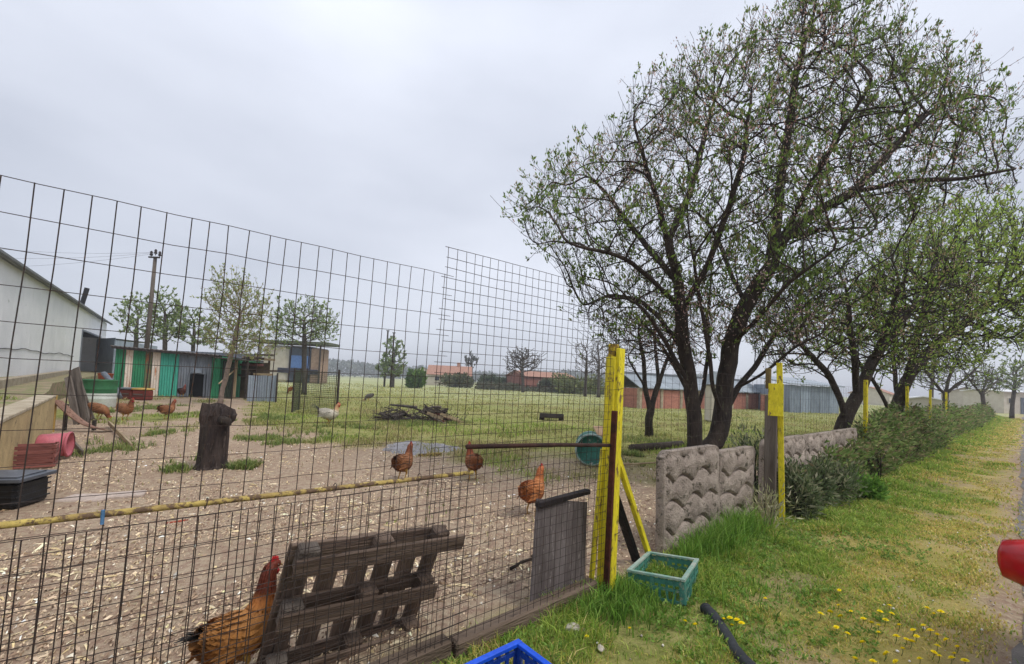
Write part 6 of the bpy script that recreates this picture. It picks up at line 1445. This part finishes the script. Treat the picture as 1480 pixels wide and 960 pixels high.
def hen(name, label, p, yaw, size, colf, tailc, seed, pose=STAND, detail=1.0, group=None, tail=.13, lift=1.0, cat='hen'):
    rng = np.random.default_rng(seed)
    t = thing(name, label, cat, p, yaw, group); M = MW[t.name] @ Matrix.Scale(size, 4)
    S = spline(pose, 5 if detail > .6 else 3); n = 20 if detail > .6 else 12
    ctr = np.stack([S[:, 0], np.zeros(len(S)), S[:, 1]], 1); tg = unit(np.gradient(ctr, axis=0)); up = np.cross(np.array([0, -1, 0]), tg) * -1
    up = np.where((up[:, 2:3] < 0) & (np.abs(tg[:, 2:3]) < .9), -up, up)
    a = np.linspace(0, 2 * np.pi, n, endpoint=False)
    V = ctr[:, None, :] + np.array([0, 1, 0])[None, None] * (S[:, 2][:, None] * np.cos(a))[..., None] + up[:, None, :] * (S[:, 3][:, None] * np.sin(a))[..., None]
    side = np.cos(a)[None, :] * np.ones(len(S))[:, None]
    Vf = V.reshape(-1, 3) + .0025 * rng.standard_normal((len(S) * n, 3)) * (detail > .6)
    w = lambda Q: np.array([M @ Vector(v) for v in Q])
    i = np.arange(len(S) * n).reshape(len(S), n); j = np.roll(i, -1, 1)
    Fq = np.stack([i[:-1], j[:-1], j[1:], i[1:]], -1).reshape(-1, 4)
    fr = np.repeat(np.linspace(0, 1, len(S)), n)
    cols = np.array([C(*c)[:3] for c in colf])         # tail end .. body .. neck .. head
    def shade(f, z):
        x = np.interp(f, [0, .15, .40, .48, .54, .62, .88, 1], [0, 1, 1, 1.2, 2, 3, 3.5, 4])
        lo = np.floor(x).astype(int); hi = np.minimum(lo + 1, 4); k = (x - lo)[:, None]
        return cols[lo] * (1 - k) + cols[hi] * k
    cv = shade(fr, 0) * (1 + .18 * (rng.random((len(fr), 1)) - .5))
    npmesh('body', w(Vf), Fq, FEATHER, cv, t, True)
    # layered feathers
    nf = int(1700 * detail) if detail > .6 else int(240 * detail)
    k = rng.integers(int(len(S) * .06), int(len(S) * .83), nf); m_ = rng.integers(0, n, nf)
    pos = V[k, m_]; out = unit(pos - ctr[k]); d = unit(-tg[k] + out * .06 + rng.normal(0, .06, (nf, 3)) + np.array([0, 0, -.15]))
    fk = k / len(S); L = np.where(fk > .52, .026, .038) * rng.uniform(.7, 1.3, nf) * (1 if detail > .6 else 1.4)
    r = unit(np.cross(d, out)); Wd = (L * np.where(fk > .52, .3, .48))[:, None]; L = L[:, None]; b0 = pos + out * .002
    Vv = np.stack([b0 - r * Wd * .25, b0 + r * Wd * .25, b0 + d * L * .55 + r * Wd * .5 + out * .006, b0 + d * L * .55 - r * Wd * .5 + out * .006, b0 + d * L + out * .004], 1).reshape(-1, 3)
    kk = (np.arange(nf) * 5)[:, None]; T = np.concatenate([kk + np.array([q_]) for q_ in ([0, 1, 2], [0, 2, 3], [3, 2, 4])])
    cf = shade(fk, 0) * (1 + .14 * rng.standard_normal((nf, 1))); sh = np.array([.9, .9, 1, 1, 1.06])
    tag(npmesh('plumage', w(Vv), T, FEATHER, np.clip((cf[:, None] * sh[None, :, None]).reshape(-1, 3), .004, 1), t), kind='stuff')
    # tail: curved feathers fanning up
    q = MB(); base = ctr[1]
    for f in range(int(11 * max(detail, .5))):
        an = R(38) + R(44) * lift * (f / 10) + rng.normal(0, .06); sd = (rng.random() - .5) * .5; Lt = tail * rng.uniform(.75, 1.15)
        d0 = np.array([-math.cos(an), sd * .5, math.sin(an)]); rr = unit(np.cross(d0, [0, 0, 1]) + np.array([0, 1.0, 0])); pts = []
        for s in range(5):
            u = s / 4; c = base + np.array([.015, 0, -.005]) + d0 * Lt * u + np.array([-.35 * Lt * u * u, 0, -.25 * Lt * u * u]); ww = .017 * (1 - .1 * s) * (1 if s < 4 else .3) * (.7 if s == 0 else 1)
            pts += [c - rr * ww, c + rr * ww]
        q.add([M @ Vector(v) for v in pts], [(2 * s, 2 * s + 1, 2 * s + 3, 2 * s + 2) for s in range(4)], C(*tailc[f % len(tailc)]))
    q.build('tail', FEATHER, t)
    # wings lying along the flanks
    if detail > .6:
        for sgn in (-1, 1):
            Pw, Fw, Cw = [], [], []
            for row in range(3):
                for f in range(7):
                    u = f / 6; x = .075 - .035 * row - .15 * u * (1 - .1 * row); z = .315 - .028 * row - .02 * u
                    L_ = .085 + .02 * row; y = sgn * (np.interp(x, [-.2, -.12, -.05, .05, .1], [.03, .07, .094, .098, .085]) + .006 + .003 * row)
                    b = np.array([x, y, z]); d = np.array([-1, -sgn * .12, -.16 - .1 * row + .1 * u]); d = d / np.linalg.norm(d); r_ = np.array([0, 0, 1.0]); hw = .014
                    k0 = len(Pw); Pw += [b - r_ * hw * .5, b + r_ * hw * .5, b + d * L_ * .6 + r_ * hw, b + d * L_ * .6 - r_ * hw + np.array([0, sgn * .004, 0]), b + d * L_]
                    Fw += [(k0, k0 + 1, k0 + 2), (k0, k0 + 2, k0 + 3), (k0 + 3, k0 + 2, k0 + 4)]; c = cols[1] * rng.uniform(.6, .95); Cw += [c * .7, c * .7, c, c * .9, c * 1.15]
            npmesh('wing', w(np.array(Pw)), np.array(Fw), FEATHER, np.array(Cw), t)
    hd = ctr[-12] if detail > .6 else ctr[-8]; fw = tg[-8] if pose is PECK else np.array([1, 0, -.05]); fw = fw / np.linalg.norm(fw); hu = np.array([-fw[2], 0, fw[0]]); hc = np.array([pose[-3][0], 0, pose[-3][1]])
    H = lambda a, b, c: M @ Vector(tuple(hc + fw * a + np.array([0, 1, 0]) * b + hu * c))
    q = MB(); q.tube([H(.030, 0, -.002), H(.048, 0, -.006), H(.066, 0, -.018)], [.0105 * size, .008 * size, .001], 8); q.build('beak', BEAK, t, True)
    q = MB(); top = [(-.022, .026), (-.020, .044), (-.012, .038), (-.008, .056), (.002, .042), (.008, .058), (.016, .040), (.024, .048), (.030, .028), (.034, .012)]; bot = [(-.02, .015), (.03, .008)]
    pr = [bot[0]] + top + [bot[1]]; vs = [H(x, s, z) for s in (-.004, .004) for x, z in pr]; m = len(pr)
    q.add(vs, [tuple(range(m)), tuple(range(m, 2 * m))[::-1]] + [(k_, (k_ + 1) % m, m + (k_ + 1) % m, m + k_) for k_ in range(m)]); q.build('comb', COMB, t)
    for sgn in (-1, 1):
        q = MB(); q.tube([H(.024, sgn * .010, -.016), H(.022, sgn * .013, -.032), H(.022, sgn * .012, -.052)], [.006 * size, .012 * size, .004 * size], 7); q.build('wattle', COMB, t, True)
        q = MB(); q.lathe(Matrix.Translation(H(.012, sgn * .026, .006)) @ Matrix.Scale(size, 4) @ Matrix.Rotation(R(90 * sgn), 4, 'X'), [(0, -.005), (.0055, -.002), (.0055, .001), (0, .004)][::-1], 8); q.build('eye', EYE, t, True)
        hip = np.array([-.01, sgn * .045, .19]); kn = np.array([.03, sgn * .05, .125]); an = np.array([-.01, sgn * .05, .055]); ft = np.array([.0, sgn * .05, .010]); W = lambda v: M @ Vector(tuple(v))
        q = MB(); q.tube([W(hip), W((hip + kn) / 2), W(kn), W((kn + an) / 2), W(an), W(ft)], [.034 * size, .026 * size, .013 * size, .008 * size, .0075 * size, .0075 * size], 8)
        for an_ in (-.5, 0, .5, math.pi):
            Lt = .05 if an_ < 3 else .025; q.tube([W(ft), W(ft + np.array([math.cos(an_) * Lt * .5, math.sin(an_) * Lt * .5, .004])), W(ft + np.array([math.cos(an_) * Lt, math.sin(an_) * Lt, -.006]))], [.007 * size, .0055 * size, .002 * size], 6)
        q.build('leg', LEGM, t, True)
    return t
def gp(x, y): g = G(x, y); return (g.x, g.y, gz1(g) + .004)
BROWN = [(122, 80, 52), (150, 102, 68), (152, 100, 64), (128, 76, 48), (150, 74, 52)]
ORANGE = [(170, 110, 66), (188, 122, 74), (196, 128, 78), (186, 112, 62), (190, 100, 66)]
GOLD = [(128, 88, 52), (172, 118, 64), (178, 112, 54), (98, 46, 30), (112, 44, 32)]
DKT = [(26, 24, 24), (40, 34, 30), (32, 30, 28)]
b = AT(347, 905, 2.10)
hen('hen', 'golden brown hen with a dark red neck and black tail beside the pallet', (b.x + .02, 2.06, -.01), R(66), .86, GOLD, DKT, 301, TALL, 1.6, None, .115, .9)
GH = 'brown hens in the yard'
hen('hen', 'dark brown hen standing upright left of the ash patch foreground', gp(581, 694), R(75), 1.0, BROWN, [(96, 60, 40), (70, 46, 34)], 302, STAND, .8, GH, .09, 1.1)
hen('hen', 'brown and cream hen just above the end of the yellow rail', gp(683, 692), R(115), 1.0, [(168, 116, 80), (150, 96, 62), (156, 84, 52), (140, 72, 46), (150, 70, 50)], [(206, 182, 156), (188, 150, 118)], 303, STAND, .8, GH, .12, 1.2)
hen('hen', 'pale orange hen nearest the weathered grey board', gp(768, 744), R(60), 1.0, ORANGE, [(196, 140, 92), (176, 116, 72)], 304, STAND, .8, GH, .11, 1.1)
hen('hen', 'red brown hen at the lower end of the rusty sheet', gp(143, 606), R(10), 1.1, BROWN, [(60, 40, 32), (40, 34, 30)], 305, PECK, .8, GH, .10, .8)
hen('hen', 'red brown hen pecking in front of the red boxes', gp(180, 607), R(-15), 1.15, BROWN, [(120, 74, 46), (150, 104, 70)], 306, STAND, .8, GH, .10, .8)
hen('hen', 'small red brown hen midway between the boxes and the stump', gp(240, 606), R(80), 1.05, BROWN, [(110, 70, 44)], 307, STAND, .8, GH, .08)
hen('hen', 'dark hen beside the doorway of the striped shed', gp(262, 576), R(100), 1.2, [(70, 50, 44), (96, 58, 46), (104, 58, 44), (110, 60, 44), (140, 50, 44)], DKT, 308, STAND, .7, GH, .10)
hen('rooster', 'white rooster with a black tail walking in the meadow grass', gp(474, 617), R(0), 1.25, [(40, 40, 44), (190, 182, 166), (236, 226, 206), (224, 186, 140), (190, 80, 62)], [(24, 26, 30), (20, 22, 26)], 309, STAND, .8, None, .24, 1.0, 'rooster')
hen('hen', 'tawny hen in the long grass near the net pen', gp(419, 569), R(150), 1.2, ORANGE, [(120, 80, 52)], 310, PECK, .7, GH, .1)
hen('speckled_hen', 'speckled dark and white hen far out in the meadow grass', gp(533, 580), R(190), 1.15, [(60, 56, 54), (110, 104, 98), (150, 144, 134), (80, 74, 70), (150, 60, 52)], DKT, 311, PECK, .7, None, .12)
# ------------------------------------------------------------------ thin haze: one closed box of pale air round the place
def haze():
    q = MB(); q.add([(x, y, z) for x in (-850, 850) for y in (-50, 1050) for z in (-1.2, 15.5)], [(0, 1, 3, 2), (4, 6, 7, 5), (0, 4, 5, 1), (2, 3, 7, 6), (0, 2, 6, 4), (1, 5, 7, 3)])
    m = bpy.data.materials.new('haze'); m.use_nodes = True; n = m.node_tree.nodes; n.clear()
    o = n.new('ShaderNodeOutputMaterial'); v = n.new('ShaderNodeVolumePrincipled'); v.inputs['Density'].default_value = .0014; v.inputs['Color'].default_value = (.93, .95, 1, 1); v.inputs['Anisotropy'].default_value = .2
    m.node_tree.links.new(v.outputs[0], o.inputs['Volume'])
    tag(q.build('haze', m), kind='stuff')
haze()
